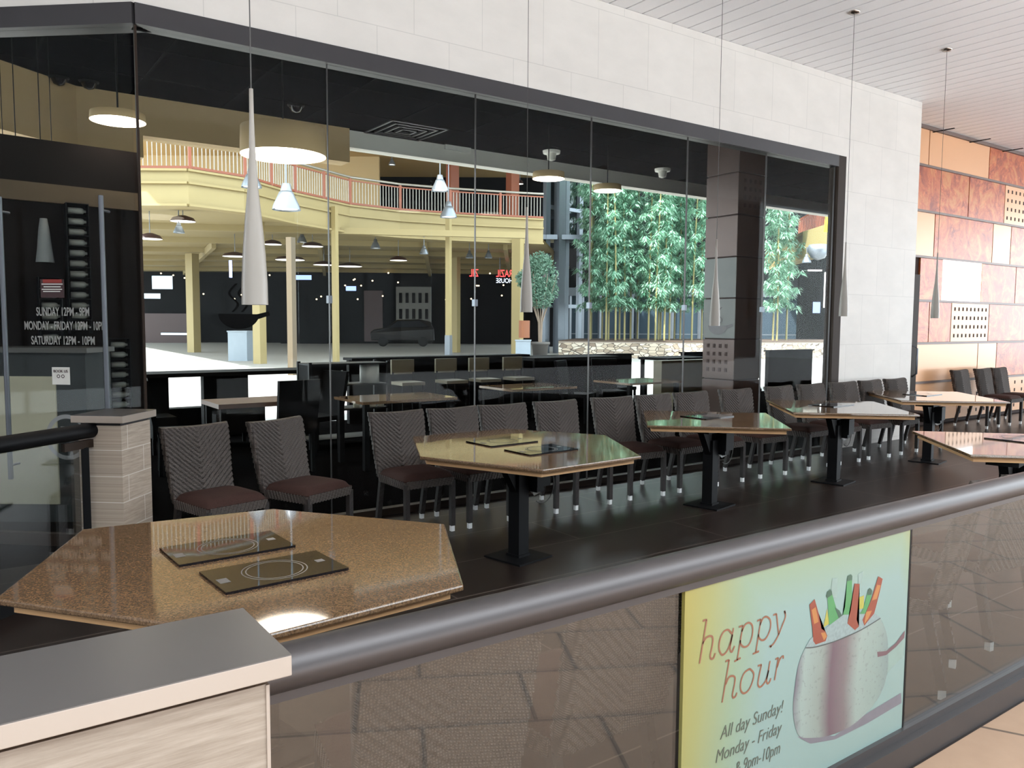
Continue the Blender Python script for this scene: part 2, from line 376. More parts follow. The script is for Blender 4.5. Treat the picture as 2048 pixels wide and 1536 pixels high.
# angled entrance: tall glass doors
for i, (s0, s1) in enumerate(((.05, 1.19), (1.2, 2.3), (2.31, 4.6))):
    g = G(); P = [dp(s0, 0, -.02), dp(s1, 0, -.02), dp(s1, 0, -.032), dp(s0, 0, -.032)]
    d = struct(g.prism([p[:2] for p in P], .06, HB).make('door_%d' % (i+1), 'facade_glass'))
    g = G()
    g.prism([p[:2] for p in [dp(s0, 0, 0), dp(s1, 0, 0), dp(s1, 0, -.05), dp(s0, 0, -.05)]], .0, .09)
    g.make('door_sill', 'dark_frame', d)
    if i == 0: door1 = d
for i, s in enumerate((.24, 1.0)):
    g = G().tube([dp(s, .5, .07), dp(s, 2.5, .07)], .017, 10)
    for z in (.6, 2.4): g.tube([dp(s, z, .07), dp(s, z, -.02)], .009, 8)
    g.make('door_handle', 'steel_mid', door1)
# lettering on the door
for body, sl, sr, z in (('SUNDAY 12PM - 9PM', .816, .411, 1.705), ('MONDAY - FRIDAY 12PM - 10PM', .913, .293, 1.605), ('SATURDAY 12PM - 10PM', .863, .377, 1.50)):
    o = text(0, 'opening_hours', body, 'etched_white', Matrix.Identity(4), .085, door1, ext=.0008, off=.001)
    xsv = [v.co.x for v in o.data.vertices]; w = max(xsv)-min(xsv)
    o.data.transform(frame(dp(sl, z-.032, -.012), -DD) @ Matrix.Diagonal(((sl-sr)/w, 1, 1, 1)))
g = G(); cc = (.616, .80); R1, R0 = .165, .135; n = 48; v = []
for k in range(n):
    a = 2*math.pi*k/n; v += [dp(cc[0]+R1*math.cos(a), cc[1]+R1*math.sin(a), -.015), dp(cc[0]+R0*math.cos(a), cc[1]+R0*math.sin(a), -.015)]
g.add(v, [(2*k, 2*k+1, (2*k+3) % (2*n), (2*k+2) % (2*n)) for k in range(n)])
g.make('round_seal', 'etched_grey', door1)
text(0, 'seal_lettering', 'LEED', 'etched_grey', frame(dp(.71, .80, -.014), -DD), .11, door1, sx=.8, off=.002)
st = thing('sticker', 'small white square booking sticker on the glass entrance door', 'sticker', dp(.644, 1.24, -.012))
def dplq(g, s0, s1, z0, z1, o, base=None): g.add([dp(s0, z0, o), dp(s1, z0, o), dp(s1, z1, o), dp(s0, z1, o), dp(s0, z0, o-.002), dp(s1, z0, o-.002), dp(s1, z1, o-.002), dp(s0, z1, o-.002)], [(0, 1, 2, 3), (4, 7, 6, 5), (0, 4, 5, 1), (1, 5, 6, 2), (2, 6, 7, 3), (3, 7, 4, 0)]); return g
def reroot(o, root): o.parent = root; o.matrix_parent_inverse = Matrix.Translation(Vector(root.location)).inverted(); return o
reroot(dplq(G(), .712, .575, 1.18, 1.305, -.012).make('sticker_sheet', 'paper_white'), st)
reroot(text(0, 'sticker_lettering', 'BOOK US', 'notice_dark', frame(dp(.70, 1.268, -.010), -DD), .026, None, sx=1.0), st)
g = G()
for s in (.662, .628):
    v = [dp(s+.013*math.cos(k*math.pi/8), 1.24+.013*math.sin(k*math.pi/8), -.0105) for k in range(16)]+[dp(s+.008*math.cos(k*math.pi/8), 1.24+.008*math.sin(k*math.pi/8), -.0105) for k in range(16)]
    g.add(v, [(k, (k+1) % 16, (k+1) % 16+16, k+16) for k in range(16)])
reroot(g.make('sticker_emblem', 'notice_dark'), st)
nt = thing('notice', 'small dark red notice with white lines above the opening hours', 'notice', dp(.68, 1.86, -.012))
reroot(dplq(G(), .775, .595, 1.80, 1.93, -.012).make('notice_sheet', 'notice_dark'), nt)
reroot(dplq(G(), .755, .61, 1.905, 1.93, -.010).make('notice_heading', 'notice_red'), nt)
g = G()
for a, b, z in ((.765, .605, 1.897), (.75, .62, 1.878), (.765, .61, 1.86), (.755, .625, 1.845)): dplq(g, a, b, z-.004, z+.003, -.010)
reroot(g.make('notice_lines', 'paper_white'), nt)
# copper wall at the right, panel by panel
YC = 6.75
cw = struct(G().box(11.43, 27, YC+.03, YC+.3, 0, ZC).make('wall_right', 'perforation_dark'))
struct(G().box(11.5, 12.78, YC-.02, YC+.03, 0, 2.45).make('door_4', 'dark_frame'))
hd = G().tube([(12.66, YC-.02, 1.32), (12.66, YC-.09, 1.27), (12.66, YC-.09, .87), (12.66, YC-.02, .82)], .015, 8).make('door_handle', 'steel_light', bpy.data.objects['door_4'])
struct(G().box(11.43, 11.5, YF+.3, YC, 0, ZC).make('trim_5', 'dark_frame'))
rows = [(4.19, 4.73, [(11.5, 'p'), (12.92, 'p'), (14.95, 'm'), (17.6, 'm'), (19.5, 'p'), (22, 'm'), (27, '')]),
        (3.48, 4.15, [(11.5, 'm'), (14.28, 'm'), (15.6, 'h'), (17.1, 'm'), (19.2, 'p'), (21, 'm'), (27, '')]),
        (2.76, 3.44, [(11.5, 'p'), (13.2, 'm'), (15.22, 'p'), (15.92, 'm'), (18, 'h'), (20, 'm'), (27, '')]),
        (2.06, 2.72, [(11.5, 'm'), (13.53, 'w'), (14.87, 'm'), (16.2, 'm'), (19, 'p'), (27, '')]),
        (1.37, 2.02, [(11.5, 'm'), (13.15, 'm'), (13.87, 'h'), (15.22, 'm'), (17, 'p'), (20, 'm'), (27, '')]),
        (.73, 1.33, [(11.5, 'p'), (14.87, 'p'), (15.58, 'm'), (18.5, 'p'), (21, 'm'), (27, '')]),
        (.06, .69, [(11.5, 'p'), (14.2, 'h'), (16.8, 'p'), (19, 'm'), (27, '')])]
for z0, z1, cells in rows:
    for (a, k), (b, _) in zip(cells, cells[1:]):
        if b <= 12.78 and z0 < 2.4: continue
        if a < 12.78 and z0 < 2.4: a = 12.80
        o = G().box(a+.012, b-.012, YC, YC+.03, z0, z1).make('wall_panel', {'p': 'plain_copper', 'm': 'mottled_copper', 'h': 'plain_copper', 'w': 'lit_square'}[k], cw)
        if k == 'w': o['label'] = 'glowing blank white square panel'
        if k == 'h':
            g = G(); nx = 9
            for i in range(nx):
                for j in range(4):
                    cx = a+.12+(b-a-.24)*i/(nx-1); cz = z0+.1+(z1-z0-.2)*j/3
                    g.box(cx-.022, cx+.022, YC-.003, YC+.002, cz-.03, cz+.03)
            q = g.make('perforation', 'perforation_dark', o)
g = G()
for z in (4.17, 3.46, 2.74, 2.04, 1.35, .71): g.box(12.78 if z < 2.5 else 11.5, 27, YC-.02, YC+.005, z-.018, z+.018)
g.box(11.5, 27, YC-.03, YC+.02, 4.735, 4.785); g.make('wall_rail', 'rail_bronze', cw)
# ------------------------------------------------------------------ glass railing on the pavement side
RY = 1.52
rl = thing('handrail', 'long round grey metal handrail running above the glass barrier', 'handrail', (.43, RY, .955))
reroot(G().tube([(.42, RY, .955), (13.2, RY, .955)], .047, 32).make('rail_tube', 'rail_metal'), rl)
reroot(G().box(.43, 13.2, RY-.012, RY+.012, .89, .915).make('rail_socket', 'channel_metal'), rl)
rs = thing('base_channel', 'dark metal floor channel holding the bottom of the glass barrier', 'floor channel', (.43, RY, 0))
reroot(G().box(.45, 13.2, RY-.05, RY+.045, 0, .10).make('channel', 'channel_metal'), rs)
reroot(G().box(.45, 13.2, RY-.022, RY+.022, .10, .13).make('gasket', 'channel_metal'), rs)
pe = [.46, 1.66, 2.895, 4.10, 5.30, 6.5, 7.7, 8.9, 10.1, 11.3, 12.5]
plab = ['clear barrier glass pane beside the low tiled wall end, left of the poster pane', '', 'clear barrier glass pane just right of the happy hour poster', 'clear barrier glass pane at the right edge of the photo']
for i in range(len(pe)-1):
    if i > 3: break
    if i == 1:
        ps = thing('poster_pane', 'glass barrier pane printed with a happy hour beer bucket poster', 'poster', (1.68, RY, .12))
        reroot(G().box(pe[i]+.02, pe[i+1]-.01, RY-.006, RY+.006, .12, .91).make('printed_pane', 'poster'), ps)
        reroot(G().box(pe[i+1]-.01, pe[i+1]-.002, RY-.007, RY+.007, .12, .91).make('pane_edge', 'black_steel'), ps)
    else:
        a = pe[i]+.006; w = pe[i+1]-pe[i]-.012
        o = G().box(0, w, -.006, .006, 0, .79).make('barrier_glass', 'rail_glass'); o.location = (a, RY, .12); tag(o, plab[i], 'glass panel')
p4 = thing('barrier_post', 'slim grey joint post between the two right-hand barrier glass panes', 'post', (4.10, RY, .12))
reroot(G().box(4.085, 4.115, RY-.02, RY+.02, .12, .91).make('post_body', 'channel_metal'), p4)
# poster artwork, printed flat on the pane
def art(name, polys, mat, off, k=None):
    if len(polys) > 1: return [art(name, [p], mat, off+.00003*i) for i, p in enumerate(polys)]
    g = G()
    for p in polys:
        pts = [at(x, y, Y=RY-.006) for x, y in p]; pts = [Vector((q.x, RY-.006-off, q.z)) for q in pts]
        bmm = bmesh.new(); vs_ = [bmm.verts.new(q) for q in pts]
        try: f = bmm.faces.new(vs_); bmesh.ops.triangulate(bmm, faces=[f])
        except Exception: pass
        bmm.verts.index_update(); g.add([v.co.copy() for v in bmm.verts], [tuple(v.index for v in f.verts) for f in bmm.faces]); bmm.free()
    return reroot(g.make(name, mat), ps)
def smooth(pts, n=6):
    if len(pts) < 3: return pts
    o = []
    for i in range(len(pts)-1):
        p0, p1, p2, p3 = pts[max(i-1, 0)], pts[i], pts[i+1], pts[min(i+2, len(pts)-1)]
        for k in range(n):
            t = k/n; o.append(tuple(.5*((2*b)+(c-a)*t+(2*a-5*b+4*c-d)*t*t+(3*b-a-3*c+d)*t**3) for a, b, c, d in zip(p0, p1, p2, p3)))
    return o+[pts[-1]]
def ribbons(name, strokes, mat, w, off):
    g = G()
    for s in strokes:
        s = smooth(s); P = [at(x, y, Y=RY-.006) for x, y in s]; P = [Vector((q.x, RY-.006-off, q.z)) for q in P]; v = []
        for i, p in enumerate(P):
            d = (P[min(i+1, len(P)-1)]-P[max(i-1, 0)]).normalized(); nn = Vector((-d.z, 0, d.x)); v += [p+nn*w/2, p-nn*w/2]
        g.add(v, [(2*i, 2*i+1, 2*i+3, 2*i+2) for i in range(len(P)-1)])
    return reroot(g.make(name, mat), ps)
K = lambda L, ox=1370, oy=1200, k=.1432: [(ox+x*k, oy+y*k) for x, y in L]
hs = [[(245, 290), (300, 272)], [(300, 272), (200, 885)], [(245, 610), (290, 530), (350, 500), (385, 530), (380, 620), (350, 780), (370, 822), (400, 800), (418, 740)],
      [(650, 470), (600, 415), (530, 450), (480, 570), (475, 690), (520, 765), (590, 700), (640, 560), (675, 390)], [(660, 480), (630, 640), (630, 700), (655, 720), (690, 640)],
      [(750, 375), (805, 355)], [(805, 355), (725, 840)], [(685, 855), (775, 808)], [(790, 440), (840, 340), (900, 318), (940, 370), (935, 500), (890, 620), (825, 655), (780, 620), (765, 560)],
      [(1005, 290), (1058, 268)], [(1058, 268), (985, 730)], [(943, 752), (1032, 712)], [(1045, 350), (1090, 250), (1145, 235), (1190, 290), (1185, 410), (1130, 530), (1075, 560), (1035, 530), (1020, 480)],
      [(1230, 210), (1275, 190)], [(1275, 190), (1305, 480)], [(1390, 150), (1400, 230), (1360, 340), (1305, 480), (1240, 600), (1185, 650)], [(1385, 150), (1395, 190)], [(1175, 640), (1205, 655)]]
ho = [[(562, 855), (615, 835)], [(615, 835), (515, 1430)], [(565, 1180), (610, 1080), (660, 1058), (695, 1085), (690, 1160), (660, 1320), (675, 1362), (705, 1340), (722, 1290)],
      [(905, 960), (955, 1020), (945, 1120), (890, 1250), (820, 1302), (775, 1250), (780, 1130), (830, 1010), (905, 960)], [(1015, 920), (1065, 900)], [(1065, 900), (1020, 1120), (1020, 1190), (1050, 1212), (1110, 1150), (1150, 1040), (1185, 850)],
      [(1165, 980), (1138, 1110), (1150, 1165), (1180, 1140), (1195, 1090)], [(1260, 825), (1300, 805)], [(1300, 805), (1248, 1120)], [(1285, 940), (1320, 830), (1365, 780), (1372, 818)]]
ribbons('poster_headline', [K(s) for s in hs+ho], 'print_rust', .0062, .0012)
for body, x0, x1, z in (('All day Sunday!', 1.845, 2.15, .402), ('Monday - Friday', 1.825, 2.145, .335), ('4pm-7pm & 9pm-10pm', 1.74, 2.14, .268)):
    o = text(0, 'poster_small_print', body, 'print_grey', Matrix.Identity(4), .055, None, shear=.25, ext=.0004, off=-.0006)
    xv = [v.co.x for v in o.data.vertices]; o.data.transform(frame((x0, RY-.0075, z), (1, 0, 0)) @ Matrix.Diagonal(((x1-x0)/max(xv), 1.05, 1, 1))); reroot(o, ps)
Zm = lambda L: [(1340+x*.3295, 1030+y*.3294) for x, y in L]
Zb = lambda L: [(1560+x*.1172, 1120+y*.1172) for x, y in L]
art('poster_shadow', [Zm([(770, 1345), (1000, 1340), (1200, 1200), (1400, 1080), (1405, 1140), (1200, 1262), (1000, 1362), (850, 1388)])], 'print_shadow', .0008)
art('poster_mug_handle', [Zm([(1255, 830), (1330, 815), (1380, 765), (1422, 715), (1415, 860), (1350, 920), (1290, 990), (1245, 920)])], 'print_handle', .0010)
art('poster_mug_handle', [Zm([(1255, 830), (1310, 825), (1370, 775), (1424, 700), (1420, 745), (1370, 800), (1310, 850), (1258, 862)])], 'print_purple', .0014)
art('poster_mug', [Zm(smooth([(820, 805), (780, 900), (755, 1050), (745, 1180), (760, 1290), (790, 1345), (860, 1352), (960, 1340), (1090, 1285), (1200, 1190), (1280, 1080), (1318, 950), (1322, 800), (1308, 700), (1275, 625)], 3)+[(1150, 700), (1000, 765), (880, 800)])], 'mug', .0012)
def botl(polys, mat, off): art('poster_bottle', [Zb(p) for p in polys], mat, off)
botl([[(890, 310), (980, 310), (965, 640), (900, 640), (870, 480)], [(1330, 240), (1420, 190), (1370, 560), (1335, 560)]], 'print_clear', .0009)
art('poster_lemon', [Zb([(1335, 640), (1430, 600), (1425, 820), (1340, 845)]), Zb([(800, 830), (835, 1085), (735, 1150)])], 'print_lemon', .0010)
botl([[(805, 630), (880, 560), (920, 700), (960, 830), (1030, 900), (1050, 980), (1010, 1080), (930, 1125), (830, 1100), (820, 900)], [(1140, 350), (1225, 320), (1225, 600), (1190, 900), (1130, 1050), (1060, 960), (1105, 800)], [(1485, 560), (1560, 560), (1540, 680), (1480, 850), (1400, 1000), (1340, 940), (1410, 840)]], 'print_green', .0012)
botl([[(780, 620), (800, 540), (850, 495), (880, 540), (885, 590), (800, 650)], [(1135, 345), (1150, 270), (1200, 240), (1228, 270), (1225, 340), (1145, 360)], [(1485, 560), (1500, 500), (1530, 475), (1570, 520), (1560, 590), (1490, 600)], [(925, 800), (1010, 860), (1060, 960), (1010, 1030)]], 'print_dkgreen', .0014)
art('poster_ice', [Zm([(820, 803), (850, 750), (950, 680), (1050, 605), (1160, 600), (1240, 597), (1278, 622), (1150, 698), (1000, 763), (880, 798)])], 'print_ice', .0016)
botl([[(495, 760), (585, 665), (605, 740), (650, 900), (700, 1170), (770, 1220), (800, 1290), (770, 1380), (600, 1440), (560, 1380), (545, 1150)], [(1265, 400), (1350, 405), (1330, 700), (1300, 1020), (1340, 1130), (1270, 1195), (1140, 1080), (1200, 850)], [(1670, 275), (1745, 320), (1690, 560), (1600, 910), (1540, 980), (1430, 1120), (1400, 1020), (1540, 700)]], 'print_brown', .0018)
botl([[(530, 850), (600, 800), (650, 1050), (575, 1090)], [(690, 1240), (760, 1230), (790, 1300), (740, 1370)], [(1650, 420), (1710, 430), (1640, 660), (1560, 690)], [(1460, 880), (1560, 860), (1500, 990), (1430, 1090)]], 'print_amber', .0020)
ribbons('poster_rim', [Zm([(1275, 625), (1150, 700), (1000, 765), (880, 800), (820, 805)])], 'print_line', .004, .0021)
# ------------------------------------------------------------------ low wall end with stone cap (front left) and pillar by the door
lw = thing('low_wall', 'low tiled wall end with thick pale stone cap in the front left corner', 'low wall', (.2, 1.42, 0))
reroot(G().box(-4, .425, 1.315, 1.535, 0, 1.025).make('wall_body', 'travertine_tile'), lw)
reroot(G().box(-4, .41, 1.33, 1.52, 1.025, 1.04).make('shadow_gap', 'reveal'), lw)
reroot(G().box(-4, .46, 1.285, 1.555, 1.042, 1.078).make('cap', 'cap_stone', bevel=.002), lw)
reroot(G().box(-4, .4595, 1.2855, 1.5545, 1.0765, 1.0792).make('cap_top', 'cap_stone_dark'), lw)
reroot(G().box(.424, .430, 1.312, 1.538, 0, 1.024).make('corner_trim', 'cap_stone'), lw)
pc = Vector((.885, 5.67, 0)); pr = math.radians(50)
pl = thing('pillar', 'short tiled pillar with pale stone cap beside the entrance door', 'pillar', pc, pr)
G().box(-.17, .17, -.14, .14, 0, .985).make('pillar_body', 'pillar_tile', pl)
G().box(-.16, .16, -.13, .13, .985, 1.002).make('shadow_gap', 'reveal', pl)
G().box(-.20, .20, -.17, .17, 1.004, 1.05).make('cap', 'cap_stone', pl, bevel=.003)
G().box(-.1995, .1995, -.1695, .1695, 1.0485, 1.0515).make('cap_top', 'cap_stone_dark', pl)
p0 = Vector((.76, 5.60, .955)); p1 = p0+Vector((-.78, -.62, 0))*2.4
er = thing('entrance_rail', 'dark metal handrail and glass screen leading left from the short tiled pillar', 'railing', (.76, 5.60, 0))
reroot(G().tube([p0, p1], .047, 24).make('rail_tube', 'black_steel'), er)
reroot(G().quadbar(p0+Vector((0, 0, -.08)), p0+Vector((-.2, -.16, -.08)), .03, .05).make('bracket', 'dark_frame'), er)
reroot(G().quadbar(p0+Vector((-.1, -.08, -.45)), p1+Vector((0, 0, -.45)), .012, .80).make('screen_glass', 'rail_glass'), er)
reroot(G().quadbar(p0+Vector((-.1, -.08, -.905)), p1+Vector((0, 0, -.905)), .07, .1).make('base_channel', 'black_steel'), er)
reroot(G().quadbar(p0+Vector((-.07, -.06, -.1)), p0+Vector((-.07, -.06, -.955)), .04, .04).make('post', 'black_steel'), er)
# ------------------------------------------------------------------ chairs
def make_chair():
    t = thing('wicker_chair', 'x', 'chair')
    NX, NZ = 56, 110; w0, w1 = .222, .25; z0, z1 = .40, .915
    def yc(z): u = (z-z0)/(z1-z0); return .215+.13*u**1.25+.01*math.sin(u*5)
    g = G(); v = []
    for side in (0, 1):
        for j in range(NZ+1):
            u = j/NZ; zz = z0+(z1-z0)*u; ww = w0+(w1-w0)*u
            for i in range(NX+1):
                s = i/NX*2-1; xx = s*ww
                ph = (zz-abs(xx)*.95)/.036; fr = ph-math.floor(ph); r = (1-fr)**.55*min(1, fr*9); rid = .019*r
                cup = .018*(1-s*s); zz2 = zz-(.010*(1-s*s)*u*u); tz = 1 if j not in (0, NZ) and i not in (0, NX) else 0
                yy = yc(zz)+cup*.6
                v.append((xx, yy-(.016+rid)*tz if side == 0 else yy+.02+rid*tz+.014*tz, zz2))
    n = NX+1; o2 = (NZ+1)*n
    fs = [(j*n+i, j*n+i+1, (j+1)*n+i+1, (j+1)*n+i) for j in range(NZ) for i in range(NX)]
    fs += [tuple(o2+k for k in f[::-1]) for f in fs]
    fs += [(j*n, (j+1)*n, o2+(j+1)*n, o2+j*n) for j in range(NZ)]+[(j*n+NX, o2+j*n+NX, o2+(j+1)*n+NX, (j+1)*n+NX) for j in range(NZ)]
    fs += [(NZ*n+i, NZ*n+i+1, o2+NZ*n+i+1, o2+NZ*n+i) for i in range(NX)]+[(i+1, i, o2+i, o2+i+1) for i in range(NX)]
    g.add(v, fs, True).make('backrest', 'wicker', t)
    g = G()                                                            # braided apron under the seat
    for a, b in (((-.205, -.225), (.205, -.225)), ((.205, -.225), (.215, .2)), ((-.205, -.225), (-.215, .2)), ((-.215, .2), (.215, .2))):
        a3, b3 = Vector((a[0], a[1], .405)), Vector((b[0], b[1], .405)); g.quadbar(a3, b3, .03, .055)
        for k in range(14):
            p = a3.lerp(b3, (k+.5)/14); d = (b3-a3).normalized()*.012; g.quadbar(p-d-Vector((0, 0, .03)), p+d+Vector((0, 0, .03)), .038, .012)
    g.make('seat_frame', 'wicker', t)
    g = G(); nn = 14; v = []                                           # soft cushion
    for j in range(nn+1):
        for i in range(nn+1):
            a, b = i/nn*2-1, j/nn*2-1; e = (1-a**6)*(1-b**6)
            v.append((a*.225*(1-.02*b*b), b*.225-.005, .437+.05*e**.5 if e > 0 else .437))
    k = len(v); v += [(a, b, .43) for a, b, _ in v[:k]]; n = nn+1
    fs = [(j*n+i, j*n+i+1, (j+1)*n+i+1, (j+1)*n+i) for j in range(nn) for i in range(nn)]; f2 = [tuple(k+q for q in f[::-1]) for f in fs]
    sd_ = []
    for i in range(nn): sd_ += [(i, k+i, k+i+1, i+1), (nn*n+i+1, k+nn*n+i+1, k+nn*n+i, nn*n+i), ((i+1)*n, k+(i+1)*n, k+i*n, i*n), (i*n+nn, k+i*n+nn, k+(i+1)*n+nn, (i+1)*n+nn)]
    g.add(v, fs+f2+sd_, True).make('seat_cushion', 'cushion', t)
    for sx in (-1, 1):
        for yb, yt in ((-.225, -.222), (.27, .19)):
            p, q = Vector((sx*.2, yb, .045)), Vector((sx*.202, yt, .41)); g = G().quadbar(p, q, .038, .038)
            for k in range(9): c = p.lerp(q, (k+.5)/9.2); g.quadbar(c-Vector((.012, 0, .012)), c+Vector((.012, 0, .012)), .043, .012)
            leg = g.make('leg', 'dark_wicker_leg', t)
            G().quadbar((sx*.2, yb, 0), (sx*.2, yb, .046), .03, .03).make('foot_cap', 'foot_silver', leg)
    return t
ch0 = make_chair()
CH = [(1.50, 5.53, 14, 'brown wicker chair against the glass nearest the short tiled pillar'),
      (2.13, 5.57, 22, 'turned wicker chair with brown seat, second from the short tiled pillar'),
      (3.02, 5.56, 0, 'wicker chair behind the left corner of the single-post hexagonal table'),
      (3.57, 5.56, 2, 'wicker chair against the glass behind the hexagonal table, touching its right neighbour'),
      (4.07, 5.56, -2, 'wicker chair behind the middle of the hexagonal table, right one of the touching pair'),
      (4.69, 5.56, 0, 'wicker chair behind the right half of the hexagonal table'),
      (5.38, 5.56, -5, 'wicker chair in the gap between the hexagonal table and the next table'),
      (5.99, 5.56, 2, 'wicker chair behind the left corner of the second square table stand'),
      (6.55, 5.56, 0, 'wicker chair behind the middle of the square table next to the hexagonal one'),
      (7.27, 5.56, -3, 'wicker chair behind the right end of the square table next to the hexagonal one'),
      (8.10, 5.57, 2, 'wicker chair against the glass behind the left corner of the middle square table'),
      (8.72, 5.57, 0, 'wicker chair against the glass behind the middle square table, before the bronze frame'),
      (9.38, 5.57, -5, 'wicker chair in front of the bronze end frame of the glass'),
      (10.05, 5.57, 2, 'wicker chair against the white tile wall, left one of two'),
      (10.66, 5.57, 0, 'wicker chair against the white tile wall, right one of two'),
      (13.72, 6.17, 0, 'wicker chair against the copper wall, nearest the dark side door'),
      (14.52, 6.17, 0, 'wicker chair against the copper wall, middle one of three'),
      (15.12, 6.17, 0, 'wicker chair against the copper wall, last one at the right edge'),
      (1.60, 1.98, 184, 'wicker chair backed to the barrier glass, ghostly behind the pane left of the poster'),
      (1.04, 1.96, 170, 'wicker chair turned askew behind the barrier glass beside the low tiled wall'),
      (3.62, 2.0, 200, 'wicker chair seen faintly through the barrier pane right of the poster'),
      (4.5, 2.05, 172, 'wicker chair seen faintly through the far right barrier glass')]
for i, (x, y, a, lab) in enumerate(CH):
    gp = 'wicker chairs lined up along the wall' if i < 18 else 'wicker chairs behind the barrier glass'
    if i == 0: ch0.location = (x, y, 0); ch0.rotation_euler = (0, 0, math.radians(a)); ch0['label'] = lab; ch0['group'] = gp
    else: dup(ch0, (x, y, 0), math.radians(a), lab, gp)
# ------------------------------------------------------------------ granite tables
def shrink(p, d):
    cx = sum(q[0] for q in p)/len(p); cy = sum(q[1] for q in p)/len(p)
    return [(x-(x-cx)/math.hypot(x-cx, y-cy)*d, y-(y-cy)/math.hypot(x-cx, y-cy)*d) for x, y in p]
def table(poly, hobs, post, label, rz, extra=0, holes=True):
    cx = sum(q[0] for q in poly)/len(poly); cy = sum(q[1] for q in poly)/len(poly)
    t = thing('granite_table', label, 'table', (cx, cy, 0), 0, 'granite topped tables with built in cooktops')
    L = [(x-cx, y-cy) for x, y in poly]
    G().prism(L, .748, .77).make('tabletop', 'granite', t, bevel=.006)
    G().prism(shrink(L, .05), .715, .747).make('plywood_edge', 'ply_edge', t)
    px, py = post[0]-cx, post[1]-cy; T = Matrix.Translation((px, py, 0)) @ Matrix.Rotation(rz, 4, 'Z')
    G(T).box(-.05, .05, -.05, .05, .012, .60).make('post', 'black_steel', t)
    G(T).box(-.17, .17, -.17, .17, 0, .012).box(-.06, .06, -.06, .06, .012, .03).make('base_plate', 'black_steel', t)
    g = G(T)
    for s in (-1, 1):
        g.add([(s*.04, -.03, .45), (s*.04, .03, .45), (s*.2, .03, .70), (s*.2, -.03, .70), (s*.04, -.03, .714), (s*.04, .03, .714), (s*.2, .03, .714), (s*.2, -.03, .714)], [(0, 1, 2, 3), (4, 7, 6, 5), (0, 3, 7, 4), (1, 5, 6, 2), (2, 6, 7, 3), (0, 4, 5, 1)])
    g.box(-.22, .22, -.1, .1, .68, .714).make('bracket', 'black_steel', t)
    g = G(T).box(.06, .20, -.12, .0, .50, .66).box(.08, .15, -.1, -.02, .46, .5); g.make('control_box', 'black_steel', t)
    g = G(T); q = []
    for k in range(13):
        a = k/12*math.pi*1.2; q.append((.2+.12*math.sin(a), -.05, .62-.13*(1-math.cos(a))*1.0))
    g.tube(q, .004, 6).make('cord', 'cable', t)
    G(T).tube([(.10, -.02, .47), (.10, -.06, .44), (.13, -.08, .46)], .012, 8).tube([(.17, -.02, .52), (.17, -.05, .5)], .01, 8).make('valve', 'foot_silver', t)
    for hc, ang, w, d in hobs:
        H = Matrix.Translation((hc[0]-cx, hc[1]-cy, 0)) @ Matrix.Rotation(math.radians(ang), 4, 'Z')
        h = G(H).box(-w/2, w/2, -d/2, d/2, .7705, .779).make('cooktop', 'cooktop_glass', t)
        g = G(H); n = 40
        for R in (.112, .098): g.add([(R*math.cos(2*math.pi*k/n)*1, R*math.sin(2*math.pi*k/n), .7795) for k in range(n)]+[((R-.004)*math.cos(2*math.pi*k/n), (R-.004)*math.sin(2*math.pi*k/n), .7795) for k in range(n)], [(k, (k+1) % n, (k+1) % n+n, k+n) for k in range(n)])
        g.make('cooking_ring', 'cooktop_mark', h)
        G(H).box(-w/2+.015, -w/2+.05, -.04, .01, .7791, .7796).box(w/2-.06, w/2-.03, -.01, .02, .7791, .7796).make('printed_mark', 'cooktop_mark', h)
    return t
def sq(cx, cy, a, b, ang):
    c, s = math.cos(math.radians(ang)), math.sin(math.radians(ang))
    return [(cx+u*a/2*c-v*b/2*s, cy+u*a/2*s+v*b/2*c) for u, v in ((-1, -1), (1, -1), (1, 1), (-1, 1))]
table([(.10, 2.93), (.687, 2.16), (1.382, 2.215), (1.742, 2.948), (1.225, 3.64), (.444, 3.72)], [((.86, 3.085), 2, .43, .27), ((.91, 2.70), 3, .43, .27)], (.93, 2.95), 'large hexagonal brown granite table in the front left with two black cooktops', .2)
table([(2.50, 4.55), (2.88, 3.73), (3.73, 3.77), (4.2, 4.64), (3.77, 5.37), (2.9, 5.39)], [((3.31, 4.78), 3, .43, .31), ((3.32, 4.32), 3, .43, .28)], (3.24, 4.47), 'hexagonal granite table on one black post in the middle of the photo', .2)
table(sq(5.75, 4.92, 1.2, 1.2, -43), [((5.85, 5.05), 3, .42, .3)], (5.62, 4.80), 'square granite table turned cornerwise, next to the right of the hexagonal one', .2)
table(sq(7.76, 4.93, 1.2, 1.36, -42), [((7.85, 5.05), 3, .42, .3)], (7.55, 4.80), 'cornerwise square granite table third along the row, in front of the bronze frame', .2)
table(sq(9.98, 5.06, 1.2, 1.42, -42), [((10.05, 5.2), 3, .42, .3)], (9.66, 4.90), 'far cornerwise square granite table in front of the white tile wall', .2)
table(sq(6.51, 2.58, 1.22, 1.22, 45), [((6.75, 2.75), 3, .42, .3)], (6.10, 2.52), 'cornerwise square granite table cut by the right edge of the photo', .2)
